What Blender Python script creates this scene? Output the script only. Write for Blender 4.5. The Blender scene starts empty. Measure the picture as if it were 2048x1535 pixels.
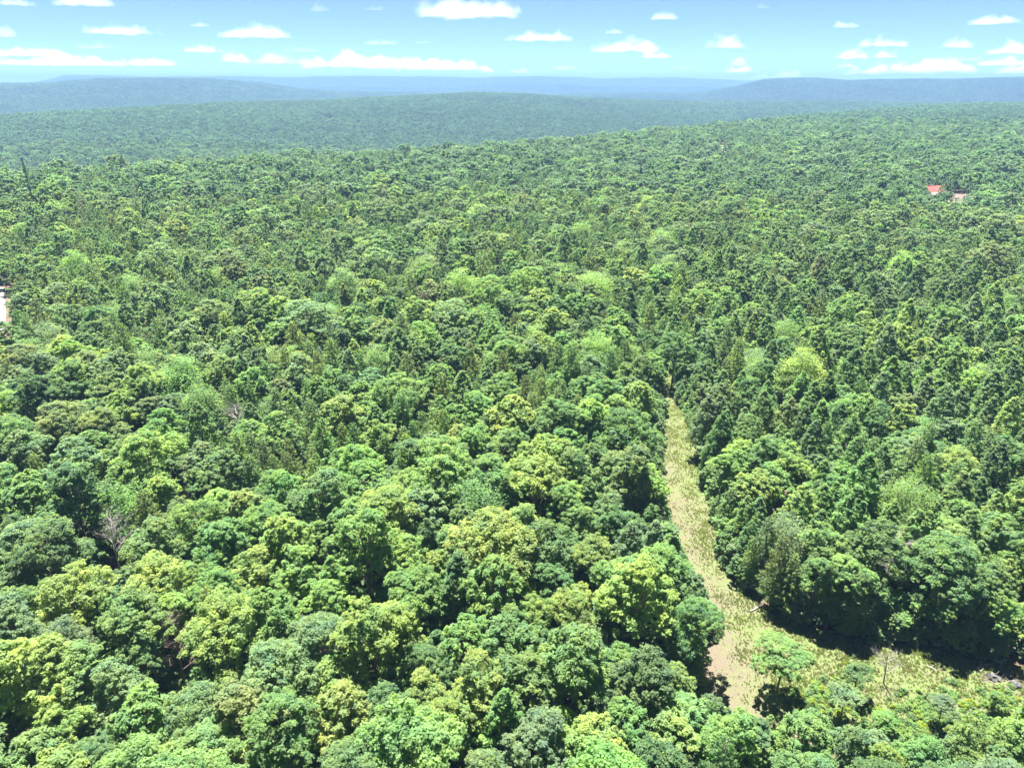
import bpy, math, random
import numpy as np
from mathutils import Vector, Matrix

# ------------------------------------------------------------------ camera, sky, sun, exposure
scene = bpy.context.scene
col = scene.collection
RNG = np.random.default_rng(7)
random.seed(7)

CAM_H = 70.0
FPX, CX, CY = 1421.0, 1024.0, 767.5          # focal length and centre in photo pixels
PITCH = math.atan((767.5 - 168.0) / FPX)     # camera looks this far below the horizon

cd = bpy.data.cameras.new('camera')
cam = bpy.data.objects.new('camera', cd)
col.objects.link(cam)
cam.location = (0, 0, CAM_H)
cam.rotation_euler = (math.radians(90) - PITCH, 0, 0)
cd.sensor_width = 36.0
cd.lens = 36.0 * FPX / 2048.0
cd.clip_start = 0.5
cd.clip_end = 300000.0
scene.camera = cam

SUN_EL, SUN_AZ = math.radians(73), math.radians(-18)     # azimuth measured from +Y towards +X
world = bpy.data.worlds.new('World')
scene.world = world
world.use_nodes = True
wn = world.node_tree
wn.nodes.clear()
sky = wn.nodes.new('ShaderNodeTexSky')
sky.sky_type = 'NISHITA'
sky.sun_disc = False
sky.sun_elevation = SUN_EL
sky.sun_rotation = SUN_AZ
sky.altitude = 6500
sky.air_density = 0.42
sky.dust_density = 0.0
sky.ozone_density = 1.5
bg = wn.nodes.new('ShaderNodeBackground')
bg.inputs['Strength'].default_value = 0.058
wo = wn.nodes.new('ShaderNodeOutputWorld')
tw = wn.nodes.new('ShaderNodeMix')                      # white balance of the photograph
tw.data_type = 'RGBA'; tw.blend_type = 'MULTIPLY'
tw.inputs[0].default_value = 1.0
tw.inputs[7].default_value = (0.80, 0.82, 0.75, 1)
wn.links.new(sky.outputs[0], tw.inputs[6])
wn.links.new(tw.outputs[2], bg.inputs[0])
wn.links.new(bg.outputs[0], wo.inputs[0])

sd = bpy.data.lights.new('sun', 'SUN')
sd.energy = 4.2
sd.angle = math.radians(0.5)
sd.color = (1.0, 0.955, 0.88)
sun = bpy.data.objects.new('sun', sd)
col.objects.link(sun)
sdir = Vector((math.sin(SUN_AZ) * math.cos(SUN_EL), math.cos(SUN_AZ) * math.cos(SUN_EL), math.sin(SUN_EL)))
sun.rotation_euler = sdir.to_track_quat('Z', 'Y').to_euler()

scene.view_settings.view_transform = 'Standard'
scene.view_settings.look = 'None'
scene.view_settings.gamma = 1.0
scene.view_settings.use_curve_mapping = False
scene.view_settings.exposure = 2.88
cy = scene.cycles
cy.max_bounces = 12
cy.diffuse_bounces = 5
cy.glossy_bounces = 1
cy.transmission_bounces = 3
cy.transparent_max_bounces = 4
cy.volume_bounces = 10
cy.volume_step_rate = 0.4
cy.caustics_reflective = False
cy.caustics_refractive = False

# ------------------------------------------------------------------ helpers
def ray(px, py):
    u, v = (px - CX) / FPX, (CY - py) / FPX
    c, s = math.cos(PITCH), math.sin(PITCH)
    return np.array([u, c + v * s, -s + v * c])       # right, forward, up

def at(px, py, z=0.0):
    """the point at height z seen at a photo pixel"""
    r = ray(px, py)
    t = (z - CAM_H) / r[2]
    return np.array([r[0] * t, r[1] * t])

def project(x, y, z):
    c, s = math.cos(PITCH), math.sin(PITCH)
    dz = z - CAM_H
    f = y * c - dz * s
    up = y * s + dz * c
    return CX + FPX * x / f, CY - FPX * up / f

def smooth(a, b, x):
    t = np.clip((x - a) / (b - a), 0, 1)
    return t * t * (3 - 2 * t)

def vnoise(x, y, seed=0):
    """smooth value noise in -1..1, vectorised"""
    xi, yi = np.floor(x).astype(np.int64), np.floor(y).astype(np.int64)
    xf, yf = x - xi, y - yi
    u, v = xf * xf * (3 - 2 * xf), yf * yf * (3 - 2 * yf)
    def h(i, j):
        n = (i * 374761393 + j * 668265263 + seed * 974634777) & 0x7fffffff
        n = ((n ^ (n >> 13)) * 1274126177) & 0x7fffffff
        n = n ^ (n >> 16)
        return (n & 0xffff) / 32767.5 - 1.0
    return (h(xi, yi) * (1 - u) + h(xi + 1, yi) * u) * (1 - v) + (h(xi, yi + 1) * (1 - u) + h(xi + 1, yi + 1) * u) * v

def fbm(x, y, seed=0, oct=4):
    a, s, t = 1.0, 0.0, 0.0
    for k in range(oct):
        s = s + a * vnoise(x * 2 ** k + 17.3 * k, y * 2 ** k - 9.1 * k, seed + k)
        t += a
        a *= 0.5
    return s / t

def mesh_obj(name, verts, faces, mats, parent=None, smooth_shade=False, mat_idx=None, attrs=None, link=True):
    me = bpy.data.meshes.new(name)
    verts = np.asarray(verts, dtype=np.float32)
    if isinstance(faces, np.ndarray):
        n, k = faces.shape
        me.vertices.add(len(verts)); me.vertices.foreach_set('co', verts.ravel())
        me.loops.add(n * k); me.loops.foreach_set('vertex_index', faces.astype(np.int32).ravel())
        me.polygons.add(n)
        me.polygons.foreach_set('loop_start', np.arange(0, n * k, k, dtype=np.int32))
        me.polygons.foreach_set('loop_total', np.full(n, k, dtype=np.int32))
    else:
        me.from_pydata(verts.tolist(), [], faces)
    for m in mats:
        me.materials.append(m)
    if mat_idx is not None:
        me.polygons.foreach_set('material_index', np.asarray(mat_idx, dtype=np.int32))
    for an, arr in (attrs or {}).items():
        a = me.attributes.new(an, 'FLOAT', 'POINT')
        a.data.foreach_set('value', np.asarray(arr, dtype=np.float32))
    me.update(calc_edges=True)
    if smooth_shade:
        me.polygons.foreach_set('use_smooth', np.ones(len(me.polygons), dtype=bool))
    o = bpy.data.objects.new(name, me)
    if link:
        col.objects.link(o)
    if parent is not None:
        o.parent = parent
    return o

def tag(o, label=None, cat=None, group=None, kind=None):
    if label: o['label'] = label
    if cat: o['category'] = cat
    if group: o['group'] = group
    if kind: o['kind'] = kind
    return o

def thing(name, loc, label, cat, group=None, rz=0.0, s=1.0):
    o = bpy.data.objects.new(name, None)
    col.objects.link(o)
    o.location = loc
    o.rotation_euler = (0, 0, rz)
    o.scale = (s, s, s) if not hasattr(s, '__len__') else s
    o.empty_display_size = 0.5
    return tag(o, label, cat, group)

def new_mat(name):
    m = bpy.data.materials.new(name)
    m.use_nodes = True
    nt = m.node_tree
    nt.nodes.clear()
    out = nt.nodes.new('ShaderNodeOutputMaterial')
    return m, nt, out

def N(nt, t, **kw):
    n = nt.nodes.new(t)
    for k, v in kw.items():
        setattr(n, k, v)
    return n

def ramp(nt, stops):
    r = nt.nodes.new('ShaderNodeValToRGB')
    el = r.color_ramp.elements
    while len(el) < len(stops):
        el.new(0.5)
    for e, (p, c) in zip(el, stops):
        e.position = p
        e.color = (*c, 1)
    return r

def plain_mat(name, c1, c2, scale=2.0, rough=0.8, spec=0.3):
    m, nt, out = new_mat(name)
    b = N(nt, 'ShaderNodeBsdfPrincipled')
    b.inputs['Roughness'].default_value = rough
    b.inputs['Specular IOR Level'].default_value = spec
    tc = N(nt, 'ShaderNodeTexCoord')
    nz = N(nt, 'ShaderNodeTexNoise')
    nz.inputs['Scale'].default_value = scale
    nz.inputs['Detail'].default_value = 5
    r = ramp(nt, [(0.3, c1), (0.7, c2)])
    nt.links.new(tc.outputs['Object'], nz.inputs['Vector'])
    nt.links.new(nz.outputs['Fac'], r.inputs[0])
    nt.links.new(r.outputs[0], b.inputs['Base Color'])
    nt.links.new(b.outputs[0], out.inputs[0])
    return m

# ------------------------------------------------------------------ materials
def leaf_mat(name, forest, trans=0.6):
    """leaf colour = the tree's own tint, varied from leaf to leaf"""
    m, nt, out = new_mat(name)
    if forest:
        src = N(nt, 'ShaderNodeAttribute', attribute_type='INSTANCER', attribute_name='tint')
        tint = src.outputs['Color']
    else:
        src = N(nt, 'ShaderNodeObjectInfo')
        tint = src.outputs['Color']
    var = N(nt, 'ShaderNodeAttribute', attribute_name='var')
    hsv = N(nt, 'ShaderNodeHueSaturation')
    mr = N(nt, 'ShaderNodeMapRange')
    mr.inputs['To Min'].default_value = 0.55
    mr.inputs['To Max'].default_value = 1.5
    nt.links.new(var.outputs['Fac'], mr.inputs['Value'])
    nt.links.new(mr.outputs[0], hsv.inputs['Value'])
    mh = N(nt, 'ShaderNodeMapRange')
    mh.inputs['To Min'].default_value = 0.508
    mh.inputs['To Max'].default_value = 0.492
    nt.links.new(var.outputs['Fac'], mh.inputs['Value'])
    nt.links.new(mh.outputs[0], hsv.inputs['Hue'])
    ocd = N(nt, 'ShaderNodeTexCoord')
    cn = N(nt, 'ShaderNodeTexNoise'); cn.inputs['Scale'].default_value = 0.38; cn.inputs['Detail'].default_value = 2
    nt.links.new(ocd.outputs['Object'], cn.inputs['Vector'])
    cr_ = ramp(nt, [(0.30, (0.84, 0.92, 1.12)), (0.70, (1.24, 1.06, 0.88))])
    nt.links.new(cn.outputs['Fac'], cr_.inputs[0])
    cm_ = N(nt, 'ShaderNodeMix', data_type='RGBA', blend_type='MULTIPLY'); cm_.inputs[0].default_value = 1.0
    nt.links.new(tint, cm_.inputs[6]); nt.links.new(cr_.outputs[0], cm_.inputs[7])
    nt.links.new(cm_.outputs[2], hsv.inputs['Color'])
    pb = N(nt, 'ShaderNodeBsdfPrincipled')
    pb.inputs['Roughness'].default_value = 0.6
    pb.inputs['Specular IOR Level'].default_value = 0.22
    nt.links.new(hsv.outputs[0], pb.inputs['Base Color'])
    tr = N(nt, 'ShaderNodeBsdfTranslucent')
    tc = N(nt, 'ShaderNodeMix', data_type='RGBA', blend_type='MULTIPLY')
    tc.inputs[0].default_value = 1.0
    tc.inputs[7].default_value = (1.55, 1.6, 0.8, 1)
    nt.links.new(hsv.outputs[0], tc.inputs[6])
    nt.links.new(tc.outputs[2], tr.inputs['Color'])
    mx = N(nt, 'ShaderNodeMixShader')
    mx.inputs[0].default_value = trans
    nt.links.new(pb.outputs[0], mx.inputs[1])
    nt.links.new(tr.outputs[0], mx.inputs[2])
    nt.links.new(mx.outputs[0], out.inputs[0])
    return m

LEAF = leaf_mat('leaf', False)
LEAF_F = leaf_mat('forest_leaf', True)
BARK = plain_mat('bark', (0.10, 0.08, 0.06), (0.20, 0.17, 0.14), 3.0)
BARE = plain_mat('weathered_wood', (0.22, 0.20, 0.185), (0.36, 0.34, 0.32), 3.0)
RUSSET = plain_mat('withered_wood', (0.13, 0.09, 0.075), (0.22, 0.165, 0.145), 3.0)

# ------------------------------------------------------------------ terrain
TREE_H = 13.0
# ridge lines read off the photograph: (photo x, photo y of the canopy, metres away)
RIDGES = [
    ('edge',  [(-500, 375, 430), (0, 352, 490), (250, 346, 520), (500, 331, 570), (760, 318, 620), (1024, 297, 720), (1300, 268, 960),
               (1500, 247, 1250), (1700, 226, 1650), (1880, 214, 2000), (2048, 206, 2300), (2600, 190, 2500)]),
    ('crest', [(-500, 262, 1650), (0, 235, 1800), (230, 222, 1900), (450, 207, 2100), (640, 200, 2300), (800, 192, 2450), (940, 184, 2600), (1050, 187, 2650),
               (1200, 196, 2750), (1350, 201, 2850), (1500, 204, 2950), (2048, 207, 3150), (2600, 200, 3300)]),
    ('hill',  [(-500, 184, 4200), (0, 169, 4300), (90, 166, 4300), (200, 158, 4300), (300, 159, 4350), (420, 161, 4400), (520, 168, 4450), (600, 181, 4500), (900, 190, 4500), (1250, 190, 4600),
               (1400, 186, 4700), (1470, 176, 4700), (1530, 161, 4700), (1590, 158, 4700), (1700, 162, 4700), (1850, 159, 4700), (1960, 157, 4700), (2048, 157, 4700), (2600, 152, 4700)]),
    ('band',  [(-500, 185, 6600), (300, 172, 6600), (450, 171, 6600), (600, 178, 6600), (900, 178, 6600), (1024, 169, 6800), (1150, 170, 6800), (1300, 176, 6800),
               (1440, 180, 6800), (1600, 176, 6800), (2600, 172, 6800)]),
    ('far',   [(-500, 176, 9500), (40, 171, 9500), (95, 162, 9500), (130, 154, 9500), (200, 154, 9500), (300, 156, 9500), (450, 155, 9500), (600, 157, 9500), (720, 155, 9500),
               (850, 157, 9500), (1050, 156, 9500), (1130, 156, 9500), (1200, 159, 9500), (1300, 157, 9500), (1420, 160, 9500), (1500, 164, 9500), (1700, 163, 9500), (2600, 162, 9500)]),
]
def ridge_knots():
    K = []
    for name, pts in RIDGES:
        az, dd, zz = [], [], []
        for px, py, d in pts:
            r = ray(px, py)
            h = math.hypot(r[0], r[1])
            az.append(math.atan2(r[0], r[1])); dd.append(d)
            zz.append(CAM_H + r[2] / h * d - TREE_H)
        K.append((np.array(az), np.array(dd, float), np.array(zz)))
    return K
KN = ridge_knots()

def terrain(x, y):
    x = np.asarray(x, float); y = np.asarray(y, float)
    az = np.clip(np.arctan2(x, y), -0.85, 0.85)
    d = np.hypot(x, y)
    I = [(np.interp(az, k[0], k[1]), np.interp(az, k[0], k[2])) for k in KN]
    (d1, z1), (d3, z3), (d5, z5), (d7, z7), (d9, z9) = I
    zeros = np.zeros_like(d)
    ks = [(zeros, zeros), (zeros + 260, zeros), (d1, z1),
          (d1 + 0.30 * (d3 - d1), np.minimum(z1, z3) - 30 - 0.012 * (d3 - d1)),
          (d3, z3), (d3 + 600, zeros - 60), (d5, z5), (d5 + 900, zeros - 40), (d7, z7), (d7 + 1300, zeros - 20),
          (d9, z9), (zeros + 11500, zeros)]
    z = np.zeros_like(d)
    for (a, za), (b, zb) in zip(ks[:-1], ks[1:]):
        m = (d >= a) & (d < b)
        t = np.clip((d - a) / np.maximum(b - a, 1), 0, 1)
        t = t * t * (3 - 2 * t)
        z = np.where(m, za + (zb - za) * t, z)
    ravine = fbm(x / 330.0, y / 420.0, 3, 4)
    ravine2 = -np.abs(fbm(x / 520.0 + 5, y / 900.0, 9, 3)) * 2 + 0.5
    amp = smooth(300, 700, d) * 2.5 + smooth(900, 1800, d) * 6 + smooth(3300, 5000, d) * 12
    amp = amp * np.where(d > 600, 1.0, 1.0)
    z = z + amp * (0.55 * ravine + 0.45 * ravine2) * smooth(260, 420, d)
    return z

def ground_material():
    m, nt, out = new_mat('forest_floor')
    b = N(nt, 'ShaderNodeBsdfPrincipled')
    b.inputs['Roughness'].default_value = 0.9
    b.inputs['Specular IOR Level'].default_value = 0.1
    geo = N(nt, 'ShaderNodeNewGeometry')
    n1 = N(nt, 'ShaderNodeTexNoise'); n1.inputs['Scale'].default_value = 0.35; n1.inputs['Detail'].default_value = 8
    n2 = N(nt, 'ShaderNodeTexNoise'); n2.inputs['Scale'].default_value = 3.0; n2.inputs['Detail'].default_value = 6
    nt.links.new(geo.outputs['Position'], n1.inputs['Vector'])
    nt.links.new(geo.outputs['Position'], n2.inputs['Vector'])
    r1 = ramp(nt, [(0.35, (0.12, 0.085, 0.065)), (0.52, (0.085, 0.065, 0.045)), (0.68, (0.05, 0.075, 0.025))])
    nt.links.new(n1.outputs['Fac'], r1.inputs[0])
    r2 = ramp(nt, [(0.3, (0.6, 0.6, 0.6)), (0.7, (1.3, 1.25, 1.2))])
    nt.links.new(n2.outputs['Fac'], r2.inputs[0])
    mx = N(nt, 'ShaderNodeMix', data_type='RGBA', blend_type='MULTIPLY'); mx.inputs[0].default_value = 1
    nt.links.new(r1.outputs[0], mx.inputs[6]); nt.links.new(r2.outputs[0], mx.inputs[7])
    nt.links.new(mx.outputs[2], b.inputs['Base Color'])
    bp = N(nt, 'ShaderNodeBump'); bp.inputs['Strength'].default_value = 0.6; bp.inputs['Distance'].default_value = 0.15
    nt.links.new(n2.outputs['Fac'], bp.inputs['Height']); nt.links.new(bp.outputs[0], b.inputs['Normal'])
    nt.links.new(b.outputs[0], out.inputs[0])
    return m

def build_ground():
    front = np.linspace(-0.80, 0.80, 460)
    back = np.linspace(0.80, 2 * math.pi - 0.80, 62)[1:-1]
    az = np.concatenate([front, back])
    rr = np.concatenate([[3], np.geomspace(20, 11500, 330)])
    A, R = np.meshgrid(az, rr)
    X, Y = np.sin(A) * R, np.cos(A) * R
    Z = terrain(X, Y)
    V = np.stack([X, Y, Z], -1).reshape(-1, 3)
    nr, na = A.shape
    i = np.arange(nr - 1)[:, None]; j = np.arange(na)[None, :]
    j2 = (j + 1) % na
    F = np.stack([i * na + j + 0 * i, i * na + j2, (i + 1) * na + j2, (i + 1) * na + j], -1).reshape(-1, 4)
    F = F[:, ::-1]
    V = np.vstack([V, [[0, 0, 0]]])
    o = mesh_obj('ground', V, F.copy(), [ground_material()], smooth_shade=True)
    return tag(o, kind='structure', label='brown forest floor under the trees')
build_ground()

# ------------------------------------------------------------------ clearing and track
TRACK = [(1316, 740), (1322, 800), (1320, 860), (1312, 930), (1316, 1000), (1322, 1050), (1352, 1100), (1382, 1150), (1418, 1210), (1404, 1290), (1385, 1360), (1395, 1440),
         (1480, 1455), (1560, 1440), (1620, 1460), (1700, 1490), (1800, 1520), (1950, 1530), (2090, 1500), (2230, 1440), (2200, 1340), (2120, 1300), (2048, 1332), (1960, 1316), (1880, 1297),
         (1750, 1280), (1640, 1256), (1560, 1232), (1500, 1192), (1455, 1140), (1446, 1080), (1430, 1010), (1405, 950), (1404, 900), (1382, 850), (1362, 800), (1350, 740)]
VISIBLE = [(1325, 812), (1354, 812), (1358, 860), (1380, 900), (1374, 960), (1402, 1030), (1424, 1100), (1445, 1150), (1500, 1198), (1560, 1238), (1640, 1262), (1800, 1292), (1960, 1322), (2060, 1345),
           (2060, 1460), (1850, 1465), (1740, 1440), (1640, 1430), (1500, 1415), (1440, 1400), (1440, 1345), (1472, 1280), (1445, 1200), (1402, 1150), (1342, 1075), (1334, 1000), (1326, 930), (1326, 870)]
TRACK_G = np.array([at(*p) for p in TRACK])

def inside(poly, x, y):
    x = np.asarray(x, float); y = np.asarray(y, float)
    r = np.zeros(x.shape, bool)
    P = np.asarray(poly, float)
    for (x1, y1), (x2, y2) in zip(P, np.roll(P, -1, 0)):
        c = ((y1 > y) != (y2 > y)) & (x < (x2 - x1) * (y - y1) / (y2 - y1 + 1e-12) + x1)
        r ^= c
    return r

def poly_dist(poly, x, y):
    x = np.asarray(x, float); y = np.asarray(y, float)
    P = np.asarray(poly, float)
    best = np.full(x.shape, 1e9)
    for a, b in zip(P, np.roll(P, -1, 0)):
        ab = b - a
        t = np.clip(((x - a[0]) * ab[0] + (y - a[1]) * ab[1]) / (ab @ ab + 1e-9), 0, 1)
        best = np.minimum(best, np.hypot(x - a[0] - t * ab[0], y - a[1] - t * ab[1]))
    return best

def track_material():
    m, nt, out = new_mat('dry_grass_and_dirt')
    b = N(nt, 'ShaderNodeBsdfPrincipled')
    b.inputs['Roughness'].default_value = 0.95
    b.inputs['Specular IOR Level'].default_value = 0.1
    geo = N(nt, 'ShaderNodeNewGeometry')
    def noise(scale, detail=6, rough=0.6):
        n = N(nt, 'ShaderNodeTexNoise')
        n.inputs['Scale'].default_value = scale; n.inputs['Detail'].default_value = detail; n.inputs['Roughness'].default_value = rough
        nt.links.new(geo.outputs['Position'], n.inputs['Vector'])
        return n
    big, mid, fine = noise(0.16), noise(1.2), noise(7.0, 8, 0.7)
    straw = ramp(nt, [(0.28, (0.056, 0.042, 0.035)), (0.5, (0.105, 0.081, 0.066)), (0.72, (0.158, 0.124, 0.102))])
    nt.links.new(fine.outputs['Fac'], straw.inputs[0])
    green = ramp(nt, [(0.3, (0.062, 0.090, 0.027)), (0.7, (0.115, 0.140, 0.055))])
    nt.links.new(fine.outputs['Fac'], green.inputs[0])
    # greener towards the wide clearing, drier on the track
    sep = N(nt, 'ShaderNodeSeparateXYZ'); nt.links.new(geo.outputs['Position'], sep.inputs[0])
    mr = N(nt, 'ShaderNodeMapRange')
    mr.inputs['From Min'].default_value = 24; mr.inputs['From Max'].default_value = 36
    mr.inputs['To Min'].default_value = 0.0; mr.inputs['To Max'].default_value = 0.50
    nt.links.new(sep.outputs['X'], mr.inputs['Value'])
    a1 = N(nt, 'ShaderNodeMath', operation='ADD'); nt.links.new(mid.outputs['Fac'], a1.inputs[0]); nt.links.new(mr.outputs[0], a1.inputs[1])
    a2 = N(nt, 'ShaderNodeMath', operation='MULTIPLY_ADD'); a2.inputs[1].default_value = 0.9
    nt.links.new(big.outputs['Fac'], a2.inputs[0]); nt.links.new(a1.outputs[0], a2.inputs[2])
    rm = ramp(nt, [(0.0, (0, 0, 0)), (1.0, (1, 1, 1))])
    ms = N(nt, 'ShaderNodeMapRange'); ms.inputs['From Min'].default_value = 0.85; ms.inputs['From Max'].default_value = 1.55
    nt.links.new(a2.outputs[0], ms.inputs['Value']); nt.links.new(ms.outputs[0], rm.inputs[0])
    mx = N(nt, 'ShaderNodeMix', data_type='RGBA'); nt.links.new(rm.outputs[0], mx.inputs[0])
    nt.links.new(straw.outputs[0], mx.inputs[6]); nt.links.new(green.outputs[0], mx.inputs[7])
    nt.links.new(mx.outputs[2], b.inputs['Base Color'])
    bp = N(nt, 'ShaderNodeBump'); bp.inputs['Strength'].default_value = 0.7; bp.inputs['Distance'].default_value = 0.12
    nt.links.new(fine.outputs['Fac'], bp.inputs['Height']); nt.links.new(bp.outputs[0], b.inputs['Normal'])
    nt.links.new(b.outputs[0], out.inputs[0])
    return m

def track_height(x, y):
    d = poly_dist(TRACK_G, x, y)
    return 0.02 + smooth(0, 1.5, d) * (0.10 + 0.10 * fbm(np.asarray(x) / 1.7, np.asarray(y) / 1.7, 21, 3))

def build_track():
    step = 0.55
    x0, y0 = TRACK_G.min(0); x1, y1 = TRACK_G.max(0)
    xs, ys = np.arange(x0, x1, step), np.arange(y0, y1, step)
    X, Y = np.meshgrid(xs, ys)
    # ragged outline
    wob = 0.8 * fbm(X / 2.2, Y / 2.2, 31, 3)
    ins = inside(TRACK_G, X, Y)
    keep = np.where(ins, poly_dist(TRACK_G, X, Y), -poly_dist(TRACK_G, X, Y)) + wob > 0
    Z = track_height(X, Y)
    idx = -np.ones(X.shape, int)
    cell = keep[:-1, :-1] & keep[1:, :-1] & keep[:-1, 1:] & keep[1:, 1:]
    used = np.zeros(X.shape, bool)
    for a, b in ((slice(0, -1), slice(0, -1)), (slice(1, None), slice(0, -1)), (slice(0, -1), slice(1, None)), (slice(1, None), slice(1, None))):
        used[a, b] |= cell
    idx[used] = np.arange(used.sum())
    V = np.stack([X[used], Y[used], Z[used]], -1)
    F = np.stack([idx[:-1, :-1][cell], idx[:-1, 1:][cell], idx[1:, 1:][cell], idx[1:, :-1][cell]], -1)
    o = mesh_obj('track', V, F, [track_material()], smooth_shade=True)
    tag(o, kind='structure', label='dry grassy dirt track that opens into a green clearing')
build_track()

# ------------------------------------------------------------------ plant geometry
def tube(path, radii, sides=5):
    path = np.asarray(path, float); n = len(path)
    V, F = [], []
    for i in range(n):
        t = path[min(i + 1, n - 1)] - path[max(i - 1, 0)]
        t = t / (np.linalg.norm(t) + 1e-9)
        a = np.cross(t, [0.31, 0.17, 0.93] if abs(t[2]) < 0.9 else [1, 0, 0]); a /= np.linalg.norm(a) + 1e-9
        b = np.cross(t, a)
        for k in range(sides):
            w = 2 * math.pi * k / sides
            V.append(path[i] + radii[i] * (math.cos(w) * a + math.sin(w) * b))
    for i in range(n - 1):
        for k in range(sides):
            k2 = (k + 1) % sides
            F.append((i * sides + k, i * sides + k2, (i + 1) * sides + k2, (i + 1) * sides + k))
    return np.array(V), np.array(F)

def join(parts):
    V, F, off = [], [], 0
    for v, f in parts:
        V.append(v); F.append(f + off); off += len(v)
    return np.vstack(V), np.vstack(F)

def leaves(P, Nrm, size, aspect, rng, fold=0.25, axis=None):
    """P centres, Nrm normals -> one folded kite per leaf"""
    n = len(P)
    Nrm = Nrm / (np.linalg.norm(Nrm, axis=1, keepdims=True) + 1e-9)
    if axis is None:
        axis = rng.normal(size=(n, 3))
    u = axis - (axis * Nrm).sum(1, keepdims=True) * Nrm
    u /= np.linalg.norm(u, axis=1, keepdims=True) + 1e-9
    v = np.cross(Nrm, u)
    s = (size * rng.uniform(0.65, 1.35, n))[:, None]
    a = P - u * s * 0.5
    b = P + v * s * 0.5 * aspect + Nrm * s * fold * rng.uniform(0, 1, (n, 1))
    c = P + u * s * 0.5 - Nrm * s * fold * 0.5
    d = P - v * s * 0.5 * aspect + Nrm * s * fold * rng.uniform(0, 1, (n, 1))
    V = np.stack([a, b, c, d], 1).reshape(-1, 3)
    F = np.arange(4 * n).reshape(n, 4)
    var = np.repeat(rng.uniform(0, 1, n), 4)
    return V, F, var

def unit(rng, n):
    v = rng.normal(size=(n, 3))
    return v / np.linalg.norm(v, axis=1, keepdims=True)

def clump_leaves(C, R, n_each, size, aspect, rng, flat=0.75, up=0.55, cvar=None):
    """leaves laid on the upper shells of clumps at C with radii R"""
    k = len(C)
    D = unit(rng, k * n_each)
    D[:, 2] = np.where(D[:, 2] < -0.25, -D[:, 2], D[:, 2])
    cc = np.repeat(C, n_each, 0); rr = np.repeat(R, n_each)[:, None]
    rad = rr * rng.uniform(0.55, 1.08, (len(D), 1))
    P = cc + D * rad * np.array([1, 1, flat])
    Nn = D + np.array([0, 0, up]) + 0.40 * rng.normal(size=D.shape)
    V, F, var = leaves(P, Nn, size, aspect, rng)
    cv = np.repeat(rng.uniform(0, 1, k), n_each * 4) if cvar is None else np.repeat(cvar, n_each * 4)
    return V, F, 0.22 + 0.30 * var + 0.26 * cv

def crown_broadleaf(rng, H, R, nclump, nleaf, size, base=0.27, flat_top=0.0):
    """cauliflower crown: lobes on a dome, clumps on the lobes, leaves on the clumps"""
    z0, hc = base * H, (1 - base) * H
    nl = int(rng.integers(6, 10))
    L, LR = [np.array([0, 0, z0 + hc * 0.62])], [R * 0.62]
    for i in range(nl):
        a = 2 * math.pi * (i + rng.uniform(-.3, .3)) / nl
        q = rng.uniform(0.42, 0.68)
        L.append(np.array([math.cos(a) * R * q, math.sin(a) * R * q, z0 + hc * rng.uniform(0.28, 0.66)]))
        LR.append(R * rng.uniform(0.34, 0.52))
    for i in range(3):
        a = rng.uniform(0, 6.28)
        L.append(np.array([math.cos(a) * R * 0.25, math.sin(a) * R * 0.25, z0 + hc * rng.uniform(0.72, 0.82)]))
        LR.append(R * rng.uniform(0.30, 0.42))
    L, LR = np.array(L), np.array(LR)
    C = []
    while len(C) < nclump:
        i = rng.choice(len(L), p=LR ** 2 / (LR ** 2).sum())
        d = unit(rng, 1)[0]
        if d[2] < -0.35: d[2] = -d[2]
        p = L[i] + d * LR[i] * np.array([1, 1, 0.9]) * rng.uniform(0.72, 1.10)
        # keep only points near the outside of the union
        dd = np.linalg.norm((p - L) / np.array([1, 1, 0.9]), axis=1) - LR
        dd[i] = 0
        if dd.min() < -0.30 * R * 0.5: continue
        if p[2] > H: p[2] = H - rng.uniform(0, .4)
        C.append(p)
    C = np.array(C)
    cr = R * 0.15 * rng.uniform(0.6, 1.4, len(C)) * (60.0 / nclump) ** 0.25
    return clump_leaves(C, cr, nleaf, size, 0.72, rng, up=1.0), C

def crown_pointed(rng, H, R, nclump, nleaf, size, base=0.2):
    z0, hc = base * H, (1 - base) * H
    t = rng.uniform(0, 1, nclump) ** 0.85
    a = rng.uniform(0, 2 * math.pi, nclump)
    prof = np.minimum(1, (t + 0.16) / 0.36) * (1 - t) ** 0.66
    lob = 1 + 0.08 * np.sin(a * 3 + rng.uniform(0, 6)) + 0.07 * np.sin(a * 5 + t * 7) + 0.05 * np.sin(t * 31)
    r = R * prof * lob * rng.uniform(0.72, 1.04, nclump)
    C = np.stack([np.cos(a) * r, np.sin(a) * r, z0 + hc * t * 0.985 + 0.15 * rng.normal(size=nclump)], -1)
    cr = R * 0.145 * rng.uniform(0.75, 1.3, nclump) * (1.15 - 0.6 * t)
    return clump_leaves(C, cr, nleaf, size, 0.8, rng, flat=0.9, up=1.0), C

def crown_tufted(rng, H, R, nclump, nleaf, size, base=0.35):
    """hickory-like: long leaflets bursting outwards from twig ends"""
    (_, C) = crown_broadleaf(rng, H, R, nclump, 2, size, base)
    cen = np.array([0, 0, H * (base + 0.3)])
    out = C - cen
    out /= np.linalg.norm(out, axis=1, keepdims=True)
    k, n = len(C), nleaf
    A = np.repeat(out + np.array([0, 0, 0.45]), n, 0) + 0.75 * rng.normal(size=(k * n, 3))
    A /= np.linalg.norm(A, axis=1, keepdims=True)
    P = np.repeat(C, n, 0) + A * rng.uniform(0.1, 0.55, (k * n, 1)) * R * 0.22
    Nn = unit(rng, k * n) * 0.6 + np.array([0, 0, 1.0])
    V, F, var = leaves(P, Nn, size * 1.7, 0.36, rng, axis=A)
    cv = np.repeat(rng.uniform(0, 1, k), n * 4)
    return (V, F, 0.22 + 0.30 * var + 0.26 * cv), C

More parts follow.
